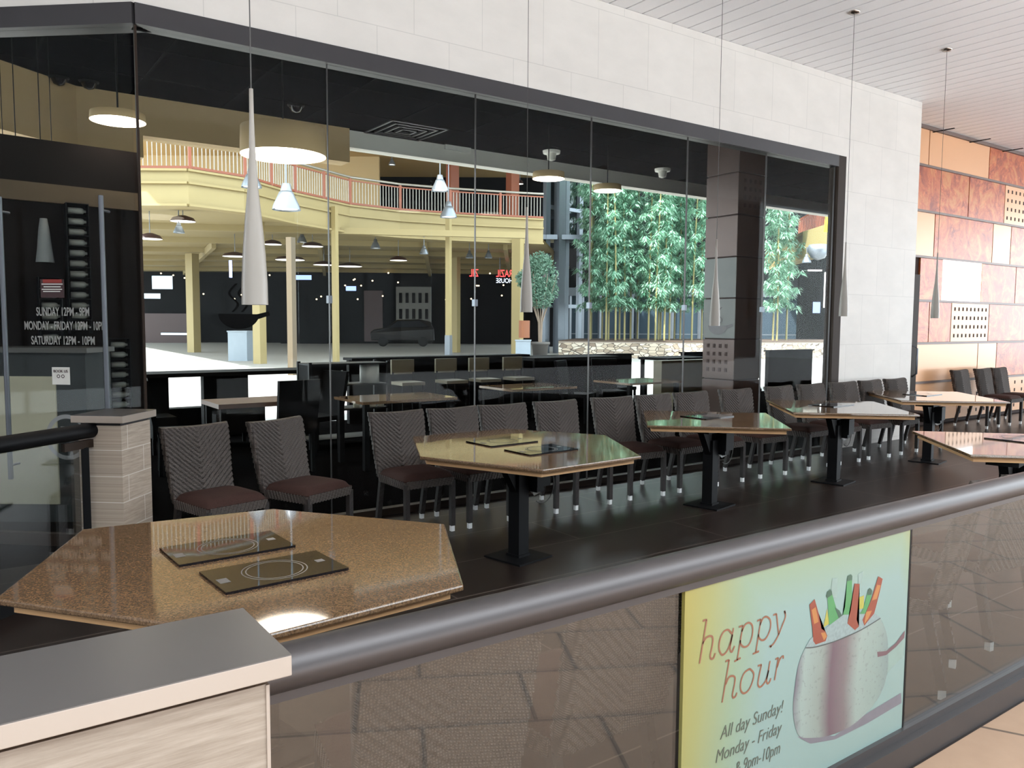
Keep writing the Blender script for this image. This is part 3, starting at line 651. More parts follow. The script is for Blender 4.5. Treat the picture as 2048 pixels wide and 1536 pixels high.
# ------------------------------------------------------------------ tall tapered pendant lights
def pendant(x, y, zb, label):
    t = thing('pendant_light', label, 'pendant light', (x, y, zb), 0, 'tapered frosted pendant lights over the terrace tables')
    pr_ = [(.046, 0), (.045, .08), (.040, .18), (.030, .30), (.018, .42), (.011, .55), (.008, .66), (.007, .76)]
    G().lathe(pr_+[(0, .761)], n=24).lathe([(.043, .001), (.042, .08), (.037, .18), (.027, .30)], n=24).make('glass_shade', 'frosted_glass', t)
    G().tube([(0, 0, .15), (0, 0, .3)], .012, 8).make('bulb_holder', 'steel_mid', t)
    G().tube([(0, 0, .755), (0, 0, ZC-zb-.02)], .0022, 6).make('cable', 'cable', t)
    G().lathe([(0, ZC-zb-.025), (.05, ZC-zb-.02), (.055, ZC-zb)], n=20).make('ceiling_canopy', 'canopy_chrome', t)
pendant(.922, 2.90, 1.70, 'largest frosted pendant light, hanging over the front left hexagonal table')
pendant(3.50, 4.75, 1.72, 'frosted pendant light over the middle hexagonal table, by the potted tree')
pendant(5.57, 4.75, 1.625, 'frosted pendant light hanging in front of the dark copper column')
pendant(7.62, 4.80, 1.73, 'frosted pendant light hanging in front of the white tile wall')
pendant(9.48, 4.80, 1.725, 'frosted pendant light hanging in front of the copper panel wall')
# ================================================================== restaurant interior
YW = 12.2
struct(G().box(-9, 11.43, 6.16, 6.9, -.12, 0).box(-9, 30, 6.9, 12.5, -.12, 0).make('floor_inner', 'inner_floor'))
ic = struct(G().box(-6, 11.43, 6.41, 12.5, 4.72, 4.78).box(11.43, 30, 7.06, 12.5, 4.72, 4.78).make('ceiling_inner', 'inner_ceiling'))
g = G(); x = -5
while x < 24: g.box(x, x+.03, 6.42, 12.4, 4.712, 4.722); x += 1.2
for y in (7.6, 8.8, 10, 11.2): g.box(-6, 24, y, y+.03, 4.712, 4.722)
g.make('ceiling_grid', 'inner_grid', ic)
struct(G().box(-8, 30, 6.9, 12.6, 4.95, 6.2).make('roof', 'roof_grey'))
struct(G().box(20.5, 21, 7.05, 12.5, 0, 4.7).make('wall_inner_right', 'inner_wall_dark'))
struct(G().box(5.40, 20.5, YW, YW+.25, 4.44, 4.71).make('wall_back', 'band_white'))
struct(G().box(1.55, 5.40, YW-.1, YW+.25, 4.18, 4.71).box(1.55, 2.35, YW-.1, YW+.25, 3.88, 4.18).make('trim_6', 'tan_plaster'))
a, b = Vector((1.55, YW-.1)), Vector((-1.8, 9.6)); nn = Vector((.8, -1)).normalized()*-.3
struct(G().prism([(a.x, a.y), (b.x, b.y), (b.x+nn.x, b.y+nn.y), (a.x+nn.x, a.y+nn.y)][::1], 3.9, 4.71).make('trim_7', 'tan_plaster'))
fx = [2.0, 4.6, 7.0, 9.9, 13.4, 17, 20.4]
for i in range(6):
    struct(G().box(fx[i], fx[i+1], YW+.1, YW+.11, 0, 4.44).make('window_%d' % (i+7), 'far_glass'))
# dark wine wall that closes the view behind the entrance
bw = struct(G().prism([(-3.5, 7.6), (1.55, 8.215), (1.55, 8.365), (-3.5, 7.75)], 0, 3.2).make('wall_inner_left', 'inner_wall_dark'))
G().prism([(-3.5, 7.55), (1.53, 8.165), (1.53, 8.215), (-3.5, 7.6)], 2.66, 2.82).make('wall_cornice', 'soffit_brown', bw)
def wallp(x, off=0): return Vector((x, 7.6+(x+3.5)/4.92*.6-off, 0))
bt = None; nrow = 0
for cx_, zz0, n_, where in ((1.0, 2.60, 12, 'main'), (1.31, 1.42, 7, 'right hand low'), (.77, 1.95, 6, 'left hand')):
    rk = thing('bottle_rack', {'main': 'tall dark rack of pale bottles behind the etched hours on the door', 'right hand low': 'low dark rack of pale bottles right of the door pull bar', 'left hand': 'small dark bottle rack behind the left half of the etched hours'}[where], 'rack', (wallp(cx_).x, wallp(cx_).y, 0))
    zt = zz0+.06; zb = zz0-n_*.092+.03
    g = G().box(-.09, -.082, -.18, -.02, zb, zt).box(.082, .09, -.18, -.02, zb, zt)
    for k in range(n_+1): g.box(-.082, .082, -.18, -.02, zt-k*.092-.006, zt-k*.092)
    g.make('rack_frame', 'black_steel', rk)
    for k in range(n_):
        z = zz0-k*.092; p = wallp(cx_, .11)
        if bt is None:
            bt = thing('wine_bottle', 'x', 'bottle', (p.x, p.y, z))
            G(Matrix.Rotation(math.pi/2, 4, 'Y')).lathe([(0, -.065), (.028, -.065), (.029, .035), (.024, .05), (.012, .06), (.012, .074), (0, .074)], n=14).make('bottle_body', 'paper_grey', bt); o = bt
        else: o = dup(bt, (p.x, p.y, z))
        o['label'] = 'pale bottle lying in the %s dark rack behind the entrance door' % where
        o['group'] = 'pale bottles in the %s rack behind the door' % where
# host stand behind the door
hx = at(150, 640, d=6.4); hx.z = 0
hp = thing('host_stand', 'tall grey host stand with pale front panel behind the entrance door', 'host stand', hx, math.radians(-35.4))
G().box(-.72, .07, 0, .4, 0, 1.38).make('cabinet', 'podium_grey', hp)
G().box(-.74, .10, -.03, .42, 1.38, 1.42).make('counter_top', 'cap_stone_dark', hp)
G().box(-.70, -.17, -.015, 0, .15, 1.19).make('front_panel', 'glow_panel', hp)
cup = G().lathe([(0, 0), (.03, 0), (.035, .1), (.037, .1)], n=16).make('paper_cup', 'orange_bin'); cup.location = at(9, 694, d=6.9); cup.location.z = 1.42; tag(cup, 'small orange cup standing on the left end of the host stand', 'cup')
g0 = None
for (x_, y_, lab) in ((40, 500, 'left one of two glass pendant lamps behind the entrance door'), (90, 525, 'right one of two glass pendant lamps behind the entrance door')):
    p = at(x_, y_, d=7.0)
    t = thing('glass_pendant', lab, 'pendant light', p, 0, 'clear glass pendants behind the door')
    G().lathe([(.075, 0), (.06, .12), (.045, .28), (.03, .38), (.026, .38), (.04, .28), (.055, .12), (.07, 0)], n=20).make('glass_shade', 'frosted_glass' if 0 else 'etched_grey', t)
    G().lathe([(0, .02), (.025, .03), (.022, .12), (0, .13)], n=12).make('bulb', 'paper_white', t)
    G().tube([(0, 0, .38), (0, 0, 4.70-p.z)], .004, 6).make('cable', 'black_steel', t)
a_, b_ = at(15, 508, d=7.15), at(112, 524, d=7.15)
ls = thing('light_strip', 'thin amber light strip behind the two glass pendant lamps', 'light strip', a_)
reroot(G().quadbar(a_, b_, .02, .02).make('strip_light', 'strip_amber'), ls)
reroot(G().quadbar(a_+Vector((0, 0, .01)), Vector((a_.x, a_.y, 4.715)), .006, .006).quadbar(b_+Vector((0, 0, .01)), Vector((b_.x, b_.y, 4.715)), .006, .006).make('hanger', 'black_steel'), ls)
# ceiling devices
sx_ = [('security_dome', (592, 226), 4.6, 'black dome camera on the dark ceiling at the top of the second glass pane'), ('security_dome', (178, 180), 4.6, 'black dome camera at the corner of the tan soffit'), ('security_dome', (118, 172), 4.6, 'black dome camera left of the other one by the tan soffit corner')]
for nm, p, z, lab in sx_:
    q = at(*p, z=z); t = thing(nm, lab, 'security camera', (q.x, q.y, 4.71))
    G().lathe([(0, -.11), (.06, -.09), (.085, -.04), (.1, 0)], n=20).make('dome', 'cooktop_glass', t); G().lathe([(.1, -.03), (.12, -.01), (.12, 0)], n=20).make('ring', 'black_steel', t)
for p, lab in (((1103, 312), 'white ceiling camera above the potted tree'), ((1325, 347), 'white ceiling camera left of the dark copper column')):
    q = at(*p, z=4.62); t = thing('ceiling_camera', lab, 'security camera', (q.x, q.y, 4.71))
    G().lathe([(.0, -.05), (.15, -.05), (.16, 0)], n=20).make('base', 'paper_white', t); G().lathe([(0, -.18), (.07, -.16), (.09, -.05)], n=16).make('camera_head', 'band_white', t)
q = at(907, 306, z=4.62); t = thing('ceiling_box', 'white boxy fixture fixed to the dark ceiling near the middle pane', 'ceiling fixture', (q.x, q.y, 4.71))
G().box(-.26, .26, -.17, .17, -.08, 0).make('housing', 'paper_white', t); G().box(-.1, .1, -.06, .06, -.11, -.08).make('sensor', 'band_white', t)
q = at(812, 262, z=4.7); t = thing('air_vent', 'square black air vent in the dark ceiling', 'vent', (q.x, q.y, 4.712))
g = G()
for k in range(4): r = .5-.12*k; g.box(-r, r, -r, -r+.03, -.02-.005*k, 0).box(-r, r, r-.03, r, -.02-.005*k, 0).box(-r, -r+.03, -r, r, -.02-.005*k, 0).box(r-.03, r, -r, r, -.02-.005*k, 0)
g.make('louvres', 'bronze_header', t)
# drum lamps
def drum(p, r, lab, h=.38):
    t = thing('drum_lamp', lab, 'ceiling lamp', p, 0, 'round drum lamps inside the restaurant')
    G().lathe([(r, 0), (r*.98, h), (.0, h)], n=48).make('drum_shade', 'tan_plaster', t)
    G().lathe([(0, .02), (r*.985, .02), (r*.985, 0)], n=48).make('light_disc', 'lamp_disc', t)
    G().tube([(0, 0, h), (0, 0, 4.70-p[2])], .008, 6).make('cable', 'black_steel', t)
drum(at(567, 312, Y=9), .47, 'large glowing round drum lamp seen beside the largest pendant light', .3)
drum(at(236, 243, Y=8.0), .23, 'small glowing round lamp seen through the entrance door', .07)
drum(at(1097, 358, Y=10), .25, 'small glowing round lamp above the potted tree', .1)
drum(at(1215, 382, Y=10.5), .24, 'small dim round lamp in front of the bamboo tops', .1)
# copper column
cl = thing('column', 'square column clad in dark copper panels inside the glass', 'column', (9.97, 8.1, 0))
G().box(.02, .63, .02, .61, 0, 4.70).make('column_core', 'perforation_dark', cl)
zj = [0, .14]+[.14+.635*q for q in range(1, 8)]
for k in range(len(zj)-1):
    z, z1 = zj[k], min(zj[k+1], 4.70)
    a = G().box(-.005, .02, 0, .625, z+.012, z1-.012).make('panel', 'grey_panel' if k in (3, 4) else 'dark_bronze_panel', cl)
    b = G().box(0, .65, -.005, .02, z+.012, z1-.012).make('panel', 'dark_bronze_panel', cl)
    c = G().box(.63, .655, 0, .625, z+.012, z1-.012).make('panel', 'dark_bronze_panel', cl)
    if k == 3: pan3 = a
    if k in (3, 4): a['label'] = 'lighter grey panel'
    if k == 6 or k == 2:
        g = G()
        for i in range(4):
            for j in range(4):
                if k == 6: g.box(.13+i*.12, .18+i*.12, -.009, -.004, z+.12+j*.125, z+.18+j*.125)
                else: g.box(-.009, -.004, .13+i*.12, .18+i*.12, z+.12+j*.125, z+.18+j*.125)
        g.make('perforation', 'perforation_dark', b if k == 6 else a)
def emblem(parent, Mx, mat, s=1):
    g = G(Mx); n = 20; v = [(.2*s*math.cos(math.pi+math.pi*k/n), .15*s*math.sin(math.pi+math.pi*k/n), 0) for k in range(n+1)]
    g.add(v, [tuple(range(n+1))]); g.add([(.18*s, .0, 0), (.30*s, .03*s, 0), (.31*s, -.01*s, 0), (.19*s, -.05*s, 0)], [(0, 3, 2, 1)])
    for dx in (-.06, .03):
        P = smooth([(dx*s, .02*s), ((dx+.05)*s, .1*s), ((dx-.03)*s, .2*s), ((dx+.04)*s, .3*s)], 6); v = []
        for i, p in enumerate(P): v += [(p[0]-.012*s, p[1], 0), (p[0]+.012*s, p[1], 0)]
        g.add(v, [(2*i, 2*i+1, 2*i+3, 2*i+2) for i in range(len(P)-1)])
    return g.make('bowl_emblem', mat, parent)
emblem(pan3, frame((-.009, .33, 1.62), (0, -1, 0)), 'channel_metal', .95)
emblem(bpy.data.objects['window_7'], frame(at(478, 628, Y=12.09), (1, 0, 0)), 'black_wood', 1.5)
# far counters, stools, tables, shelves
bc = thing('bar_counter', 'long black bar counter under the far windows', 'bar counter', (5.3, 11.9, 0))
reroot(G().box(5.25, 8.75, 11.75, 12.1, 1.03, 1.07).make('counter_top', 'black_wood'), bc)
reroot(G().box(5.3, 8.7, 11.98, 12.08, 0, 1.03).make('counter_front', 'black_wood'), bc)
def stool(p, lab, grp='bar stools in front of the far counter', rz=0):
    t = thing('bar_stool', lab, 'stool', p, rz, grp)
    G().box(-.2, .2, -.19, .19, .66, .71).make('seat', 'beige_seat', t)
    G().box(-.2, .2, .17, .21, .82, 1.05).make('backrest', 'beige_seat', t)
    for sx in (-1, 1):
        for sy in (-1, 1): G().quadbar((sx*.18, sy*.17, 0), (sx*.18, sy*.18, .66 if sy < 0 else .85), .03, .03).make('leg', 'black_wood', t)
    G().box(-.18, .18, -.185, -.16, .25, .28).make('footrest', 'black_wood', t)
    return t
s0 = stool((5.95, 11.2, 0), 'leftmost of the bar stools with pale seats at the black counter')
for i, x in enumerate((6.75, 7.4, 8.1)): dup(s0, (x, 11.2, 0), 0, ('second from the left of the bar stools at the black counter', 'third from the left of the bar stools at the black counter', 'rightmost of the four bar stools at the black counter')[i])
def wtable(c, w, d, h, lab, mat='black_wood', name='high_table', cat='table', thick=.05):
    t = thing(name, lab, cat, (c[0], c[1], 0))
    G().box(-w/2, w/2, -d/2, d/2, h-thick, h).make('tabletop', mat, t)
    for sx in (-1, 1):
        for sy in (-1, 1): G().box(sx*(w/2-.06)-.03, sx*(w/2-.06)+.03, sy*(d/2-.06)-.03, sy*(d/2-.06)+.03, 0, h-thick).make('leg', 'black_wood', t)
    return t
wtable((3.0, 10.95), 2.6, .6, .98, 'long black high table inside, left of the shelf rack')
wtable((2.9, 9.2), 1.0, .7, .74, 'dark brown dining table inside behind the nearest wicker chairs', 'brown_wood', 'dining_table')
def dchair(p, rz, lab):
    t = thing('dining_chair', lab, 'chair', p, rz, 'black upholstered chairs inside the restaurant')
    G().box(-.22, .22, -.22, .22, .42, .48).make('seat', 'black_wood', t)
    v = [(-.22, .2, .45), (.22, .2, .45), (.24, .3, 1.02), (-.24, .3, 1.02)]
    G().add(v+[(a, b+.05, c) for a, b, c in v], [(0, 1, 2, 3), (7, 6, 5, 4), (0, 4, 5, 1), (1, 5, 6, 2), (2, 6, 7, 3), (3, 7, 4, 0)]).make('backrest', 'black_wood', t)
    for sx in (-1, 1):
        for sy in (-1, 1): G().quadbar((sx*.2, sy*.2, 0), (sx*.2, sy*.19, .43), .035, .035).make('leg', 'black_wood', t)
    return t
d0 = dchair((2.05, 9.1, 0), math.radians(80), 'black dining chair at the left end of the brown table inside')
for p, a, lab in (((3.05, 8.55, 0), 185, 'black dining chair with its back to the brown table front edge inside'), ((3.75, 9.5, 0), -70, 'black dining chair between the brown table and the shelf rack'),
                  ((8.6, 10.2, 0), 30, 'black dining chair inside below the potted tree'), ((9.5, 10.4, 0), -20, 'black dining chair inside left of the bright floor patch'),
                  ((10.2, 10.9, 0), 10, 'black dining chair inside close to the copper column'), ((12.0, 9.4, 0), 40, 'black dining chair inside right of the copper column')):
    dup(d0, p, math.radians(a), lab)
wtable((9.4, 11.5), 2.0, .7, 1.03, 'black high table inside below the bamboo planter', 'black_wood')
wtable((12.0, 11.2), 1.3, .8, .98, 'black high table inside, right of the copper column')
t1 = wtable((6.6, 8.9), 1.1, .8, .77, 'granite topped table inside behind the middle wicker chairs', 'granite', 'granite_table', 'table', .03)
t2 = wtable((8.7, 8.9), 1.1, .8, .77, 'granite topped table inside left of the copper column', 'granite', 'granite_table', 'table', .03)
t3 = wtable((4.3, 8.4), 1.2, .8, .77, 'granite topped table inside just behind the second glass joint', 'granite', 'granite_table', 'table', .03)
bs = thing('booth_seat', 'beige upholstered booth back inside, left of the copper column base', 'booth', (10.9, 9.9, 0))
G().box(-.75, .75, -.1, .1, .1, 1.0).make('backrest', 'beige_seat', bs); G().box(-.75, .75, -.55, -.1, .1, .45).make('seat', 'beige_seat', bs)
sr = thing('shelf_rack', 'black shelf rack holding jars and a white drum', 'shelf', (4.35, 10.0, 0))
g = G()
for x in (-.55, .55):
    for y in (-.2, .2): g.box(x-.02, x+.02, y-.02, y+.02, 0, 1.12)
g.make('rack_post', 'black_steel', sr)
for z in (.12, .5, .82, 1.10): G().box(-.56, .56, -.22, .22, z-.02, z).make('shelf', 'black_steel', sr)
G().box(-.56, -.05, -.2, .2, .84, 1.08).make('drawer_unit', 'black_wood', sr)
for i, z in enumerate((.9, 1.0)): G().lathe([(0, 0), (.012, 0), (.012, .01)], (-.12, -.21, z), 10).make('knob', 'foot_silver', sr)
wd = G().lathe([(0, 0), (.13, 0), (.13, .27), (0, .27)], n=28).make('storage_drum', 'paper_white'); wd.location = (4.72, 10.0, .82); tag(wd, 'white ribbed drum on the upper shelf of the black rack', 'container')
j0 = None
for i, (x, z, lab) in enumerate(((4.20, .82, 'left of two pale jars beside the white drum on the rack'), (4.32, .82, 'right of two pale jars beside the white drum on the rack'), (4.48, .5, 'leftmost pale jar on the lower shelf of the rack'), (4.60, .5, 'second pale jar on the lower shelf of the rack'), (4.72, .5, 'third pale jar on the lower shelf of the rack'), (4.84, .5, 'rightmost pale jar on the lower shelf of the rack'))):
    if j0 is None:
        j0 = thing('jar', lab, 'jar', (x, 9.9, z), 0, 'pale jars on the shelf rack'); G().lathe([(0, 0), (.042, 0), (.042, .13), (0, .13)], n=16).make('jar_body', 'jar_white', j0); G().lathe([(.043, .13), (.043, .155), (0, .155)], n=16).make('lid', 'black_steel', j0)
    else: dup(j0, (x, 9.9, z), 0, lab)
def mass(x0, x1, Y, z0, z1, th, name, mat, lab, cat):
    a, b = at(x0, 800, Y=Y), at(x1, 800, Y=Y); o = G().box(0, b.x-a.x, 0, th, z0, z1).make('upholstery' if name == 'armchair' else 'front_board', mat)
    t = thing(name, lab, cat, (a.x, Y, 0)); o.parent = t; w = b.x-a.x
    if name == 'armchair':
        G().box(.02, w-.02, -.5, 0, .2, .46).make('seat', mat, t)
        for x in (.04, w-.04):
            for y in (-.46, .1): G().box(x-.02, x+.02, y-.02, y+.02, 0, .22).make('leg', mat, t)
    else: G().box(-.02, w+.02, -.04, th+.04, z1, z1+.03).make('top_ledge', mat, t)
    return t
mass(284, 338, 10.9, .15, .97, .15, 'armchair', 'black_wood', 'black high backed armchair inside at the left edge of the first pane', 'chair')
mass(408, 497, 10.9, .15, .97, .15, 'armchair', 'black_wood', 'wide black high backed armchair inside, left of the shelf rack', 'chair')
mass(286, 530, 11.7, 0, .40, .15, 'low_partition', 'black_wood', 'low black partition inside behind the brown table', 'partition')
mass(1046, 1262, 12.0, 0, 1.0, .1, 'low_partition', 'black_wood', 'black chest high partition inside below the potted tree', 'partition')
mass(1366, 1440, 12.0, 0, 1.0, .1, 'low_partition', 'black_wood', 'black chest high partition inside just left of the column', 'partition')
mass(1535, 1622, 12.0, 0, 1.0, .1, 'low_partition', 'black_wood', 'black chest high partition inside right of the column', 'partition')
# ================================================================== plaza beyond the far windows
ZP = .30
struct(G().box(-30, 150, 12.5, 140, -.1, 0.0).make('floor_street', 'plaza_floor'))
def D(x, y, d): return at(x, y, d=d)
def lift(p, z): return Vector((p.x, p.y, z))
rim = [lift(D(240, 500, 25.5), 0), lift(D(380, 500, 25.5), 0), lift(D(490, 500, 27), 0), lift(D(590, 500, 30), 0), lift(D(700, 500, 33), 0), lift(D(800, 500, 34.6), 0), lift(D(900, 500, 35.6), 0), lift(D(1000, 500, 36.4), 0), lift(D(1086, 500, 37), 0)]
BZ = 6.42
bal = thing('balcony', 'curved yellow upper balcony with rust coloured railing across the plaza', 'balcony', rim[0])
bk = Vector((.579, .815, 0))
g = G()
for a, b in zip(rim, rim[1:]):
    g.add([lift(a, BZ-1.15), lift(b, BZ-1.15), lift(b, BZ), lift(a, BZ), lift(a+bk*.5, BZ-1.15), lift(b+bk*.5, BZ-1.15), lift(b+bk*14, BZ), lift(a+bk*14, BZ)], [(0, 1, 2, 3), (3, 2, 6, 7), (5, 4, 7, 6), (0, 4, 5, 1)])
reroot(g.make('fascia', 'balcony_yellow'), bal)
g = G()
for a, b in zip(rim, rim[1:]):
    for z, w in ((BZ-.42, .16), (BZ-1.12, .24), (BZ-.02, .14)): g.quadbar(lift(a-bk*.05, z), lift(b-bk*.05, z), w, .07)
reroot(g.make('fascia_moulding', 'balcony_yellow'), bal)
posts = G(); bars = G(); topr = G(); lowr = G()
cum = []
for a, b in zip(rim, rim[1:]):
    L = (b-a).length; n = max(1, int(L/.14)); e = Vector((0, 0, 0))
    for k in range(n): p = a.lerp(b, k/n)+bk*.15; bars.quadbar(lift(p, BZ+.12), lift(p, BZ+1.02), .022, .022)
    for k in range(max(1, round(L/1.9))): p = a.lerp(b, k/max(1, round(L/1.9)))+bk*.15; posts.quadbar(lift(p, BZ), lift(p, BZ+1.15), .09, .09)
    topr.tube([lift(a+bk*.1, BZ+1.16), lift(b+bk*.1, BZ+1.16)], .05, 8); lowr.quadbar(lift(a+bk*.15, BZ+1.03), lift(b+bk*.15, BZ+1.03), .05, .05).quadbar(lift(a+bk*.15, BZ+.1), lift(b+bk*.15, BZ+.1), .06, .08)
reroot(posts.make('railing_post', 'rust_red'), bal); o = reroot(bars.make('baluster', 'baluster'), bal); o['kind'] = 'stuff'; reroot(topr.make('top_rail', 'baluster'), bal); reroot(lowr.make('lower_rail', 'rust_red'), bal)
# deep hall under the balcony and upper storey behind it
fwd = bk
def wallquad(x0, x1, d, z0, z1, name, mat, th=.3):
    a, b = lift(D(x0, 600, d), 0), lift(D(x1, 600, d), 0)
    return G().prism([(a.x, a.y), (b.x, b.y), (b.x+fwd.x*th, b.y+fwd.y*th), (a.x+fwd.x*th, a.y+fwd.y*th)], z0, z1).make(name, mat)
a0, a1, b1, b0 = D(150, 600, 26), D(1095, 600, 37.5), D(1250, 600, 72), D(60, 600, 60)
g = G()
hallc = [lift(rim[0]+bk*.4, 5.45)]+[lift(p+bk*.4, 5.45) for p in rim[1:]]+[lift(D(1150, 600, 62), 5.45), lift(D(100, 600, 62), 5.45)]
g.add(hallc+[p+Vector((0, 0, .1)) for p in hallc], [tuple(range(len(hallc))), tuple(range(len(hallc), 2*len(hallc)))[::-1]])
struct(g.make('ceiling_hall', 'hall_tan'))
g = G()
for d in (31, 36, 41, 46, 51, 56): g.quadbar(lift(D(150, 600, d), 5.33), lift(D(1050, 600, d+3), 5.33), .25, .25)
for x in (250, 430, 640, 850, 1010): g.quadbar(lift(D(x, 600, 38), 5.25), lift(D(x-60 if x < 500 else x+10, 600, 60), 5.25), .2, .35)
tag(g.make('ceiling_beams', 'hall_tan'), 'yellow steel beams under the balcony hall ceiling', 'beams')
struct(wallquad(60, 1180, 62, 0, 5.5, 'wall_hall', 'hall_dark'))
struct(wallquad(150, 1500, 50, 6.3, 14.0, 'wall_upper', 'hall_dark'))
up = struct(wallquad(100, 760, 44, BZ, 10.6, 'wall_upper_tan', 'tan_plaster'))
g = G(); q = [lift(rim[0]-bk*6, 10.6), lift(rim[4]-bk*9, 10.6), lift(rim[-1]-bk*8, 10.6), lift(D(1150, 600, 50), 10.6), lift(D(100, 600, 50), 10.6)]
g.add(q+[p+Vector((0, 0, .3)) for p in q], [(0, 1, 2, 3, 4), (9, 8, 7, 6, 5), (0, 5, 6, 1), (1, 6, 7, 2)])
struct(g.make('ceiling_upper', 'tan_plaster'))
# storefront pieces in the hall
for x0, x1, mat, z0, z1, lab in ((792, 862, 'white_panel_wall', 1.1, 4.3, 'pale wall section with two rows of dark windows behind the parked car'), (728, 765, 'hall_red', .2, 4.0, 'dark red storefront pier left of the parked car'), (280, 380, 'hall_red', .0, 2.2, 'dark red counter front at the far left of the hall'), (560, 655, 'hall_dark', .0, 3.0, 'dark shop front between the two yellow posts')):
    o = wallquad(x0, x1, 60, z0, z1, 'shop_front', mat, .2); tag(o, lab, 'shop front')
    if mat == 'white_panel_wall':
        for j, zz in enumerate((1.9, 3.1)):
            for k in range(5):
                w = wallquad(798+k*13, 804+k*13, 59.95, zz, zz+.75, 'window', 'hall_dark', .05); w.parent = o
for x, y, w, h, d, mat, lab in ((462, 535, 5, 40, 50, 'neon_blue', 'blue neon strip sign in the dark hall'), (702, 577, 20, 9, 59, 'screen_blue', 'small blue lit sign left of the pale windowed wall'), (325, 565, 40, 26, 58, 'far_daylight', 'patch of daylight window at the far left of the hall'), (295, 592, 50, 10, 58, 'far_daylight', 'low bright window strip at the far left of the hall'), (600, 555, 46, 9, 58, 'screen_blue', 'long blue lit sign behind the largest pendant light'), (355, 668, 70, 4, 58, 'far_daylight', 'thin bright light line low in the hall at left')):
    o = wallquad(x-w/2, x+w/2, d, 0, 1, 'lit_sign', mat, .08); p = D(x, y, d); hh = h*d/FPX
    for v in o.data.vertices: v.co.z = p.z+hh/2 if v.co.z > .5 else p.z-hh/2
    tag(o, lab, 'lit sign')
random.seed(3)
for k in range(26):
    x = random.uniform(300, 1010); y = random.choice([548, 556, 562, 570, 600, 590, 548]) + random.uniform(-3, 3)
    p = D(x, y, 57.5); o = G().lathe([(0, -.06), (.07, 0), (0, .06)], n=8).make('spot_lamp', 'small_glow'); o.location = p
    tag(o, 'tiny glowing shop lamp deep in the dark hall', 'lamp', 'tiny lamps deep in the hall')
# mirrored restaurant sign
sg = thing('steakhouse_sign', 'red reversed BRAZIL lettering with small white STEAKHOUSE below', 'sign', D(1035, 575, 45))
mm = frame(D(1058, 553, 45), -VR); mm = mm
reroot(text(0, 'sign_lettering', 'S de BRAZIL', 'sign_red', frame(D(1057, 554, 44), -_r0), .55, None, ext=.03, sx=.62), sg)
reroot(text(0, 'sign_small_lettering', 'STEAKHOUSE', 'sign_white', frame(D(1056, 566, 44), -_r0), .36, None, ext=.03, sx=.8), sg)
reroot(G().quadbar(D(1062, 540, 44), lift(D(1062, 540, 44), 5.44), .04, .04).quadbar(D(1000, 540, 44), lift(D(1000, 540, 44), 5.44), .04, .04).make('sign_hanger', 'steel_mid'), sg)
s2 = thing('sign', 'double reflection of the red lettering left of the steakhouse sign, built as letters', 'sign', D(957, 553, 44))  # double reflection of the sign, imitated with solid glowing letters
reroot(text(0, 'reflected_letters', 'ZIL', 'sign_red', frame(D(957, 553, 44), -_r0), .58, None, ext=.03, sx=.62), s2)
reroot(G().quadbar(D(950, 548, 44), lift(D(950, 548, 44), 5.44), .04, .04).make('sign_hanger', 'steel_mid'), s2)
# yellow posts
def post(x, yb, d, w, lab, mat='balcony_yellow', top=5.45, foot=None, rz=0):
    p = lift(D(x, 600, d), 0); t = thing('yellow_post', lab, 'post', p, math.radians(30))
    G().box(-w/2, w/2, -w/2, w/2, 0, top).make('post_body', mat, t)
    if foot: G().box(-w*.6, w*.6, -w*.6, w*.6, 0, foot).box(-w*1.3, w*1.3, -w*1.3, w*1.3, 0, .18).make('post_foot', 'steel_mid', t)
post(897, 706, 34.2, .2, 'sunlit yellow post with grey foot in front of the hall', foot=1.1, top=6.05)
post(911, 700, 44, .40, 'shaded yellow post just right of the sunlit one with grey foot')
post(1035, 700, 36.6, .42, 'yellow post left of the potted tree')
post(386, 695, 42, .48, 'yellow post at the left of the hall', top=5.15)
post(518, 712, 31, .36, 'yellow post behind the largest pendant light')
post(671, 705, 32.0, .20, 'slim sunlit yellow post in the second pane', top=6.2)
post(583, 712, 24.5, .2, 'brown post in line with the second nearest wicker chair', mat='post_brown', top=4.2)
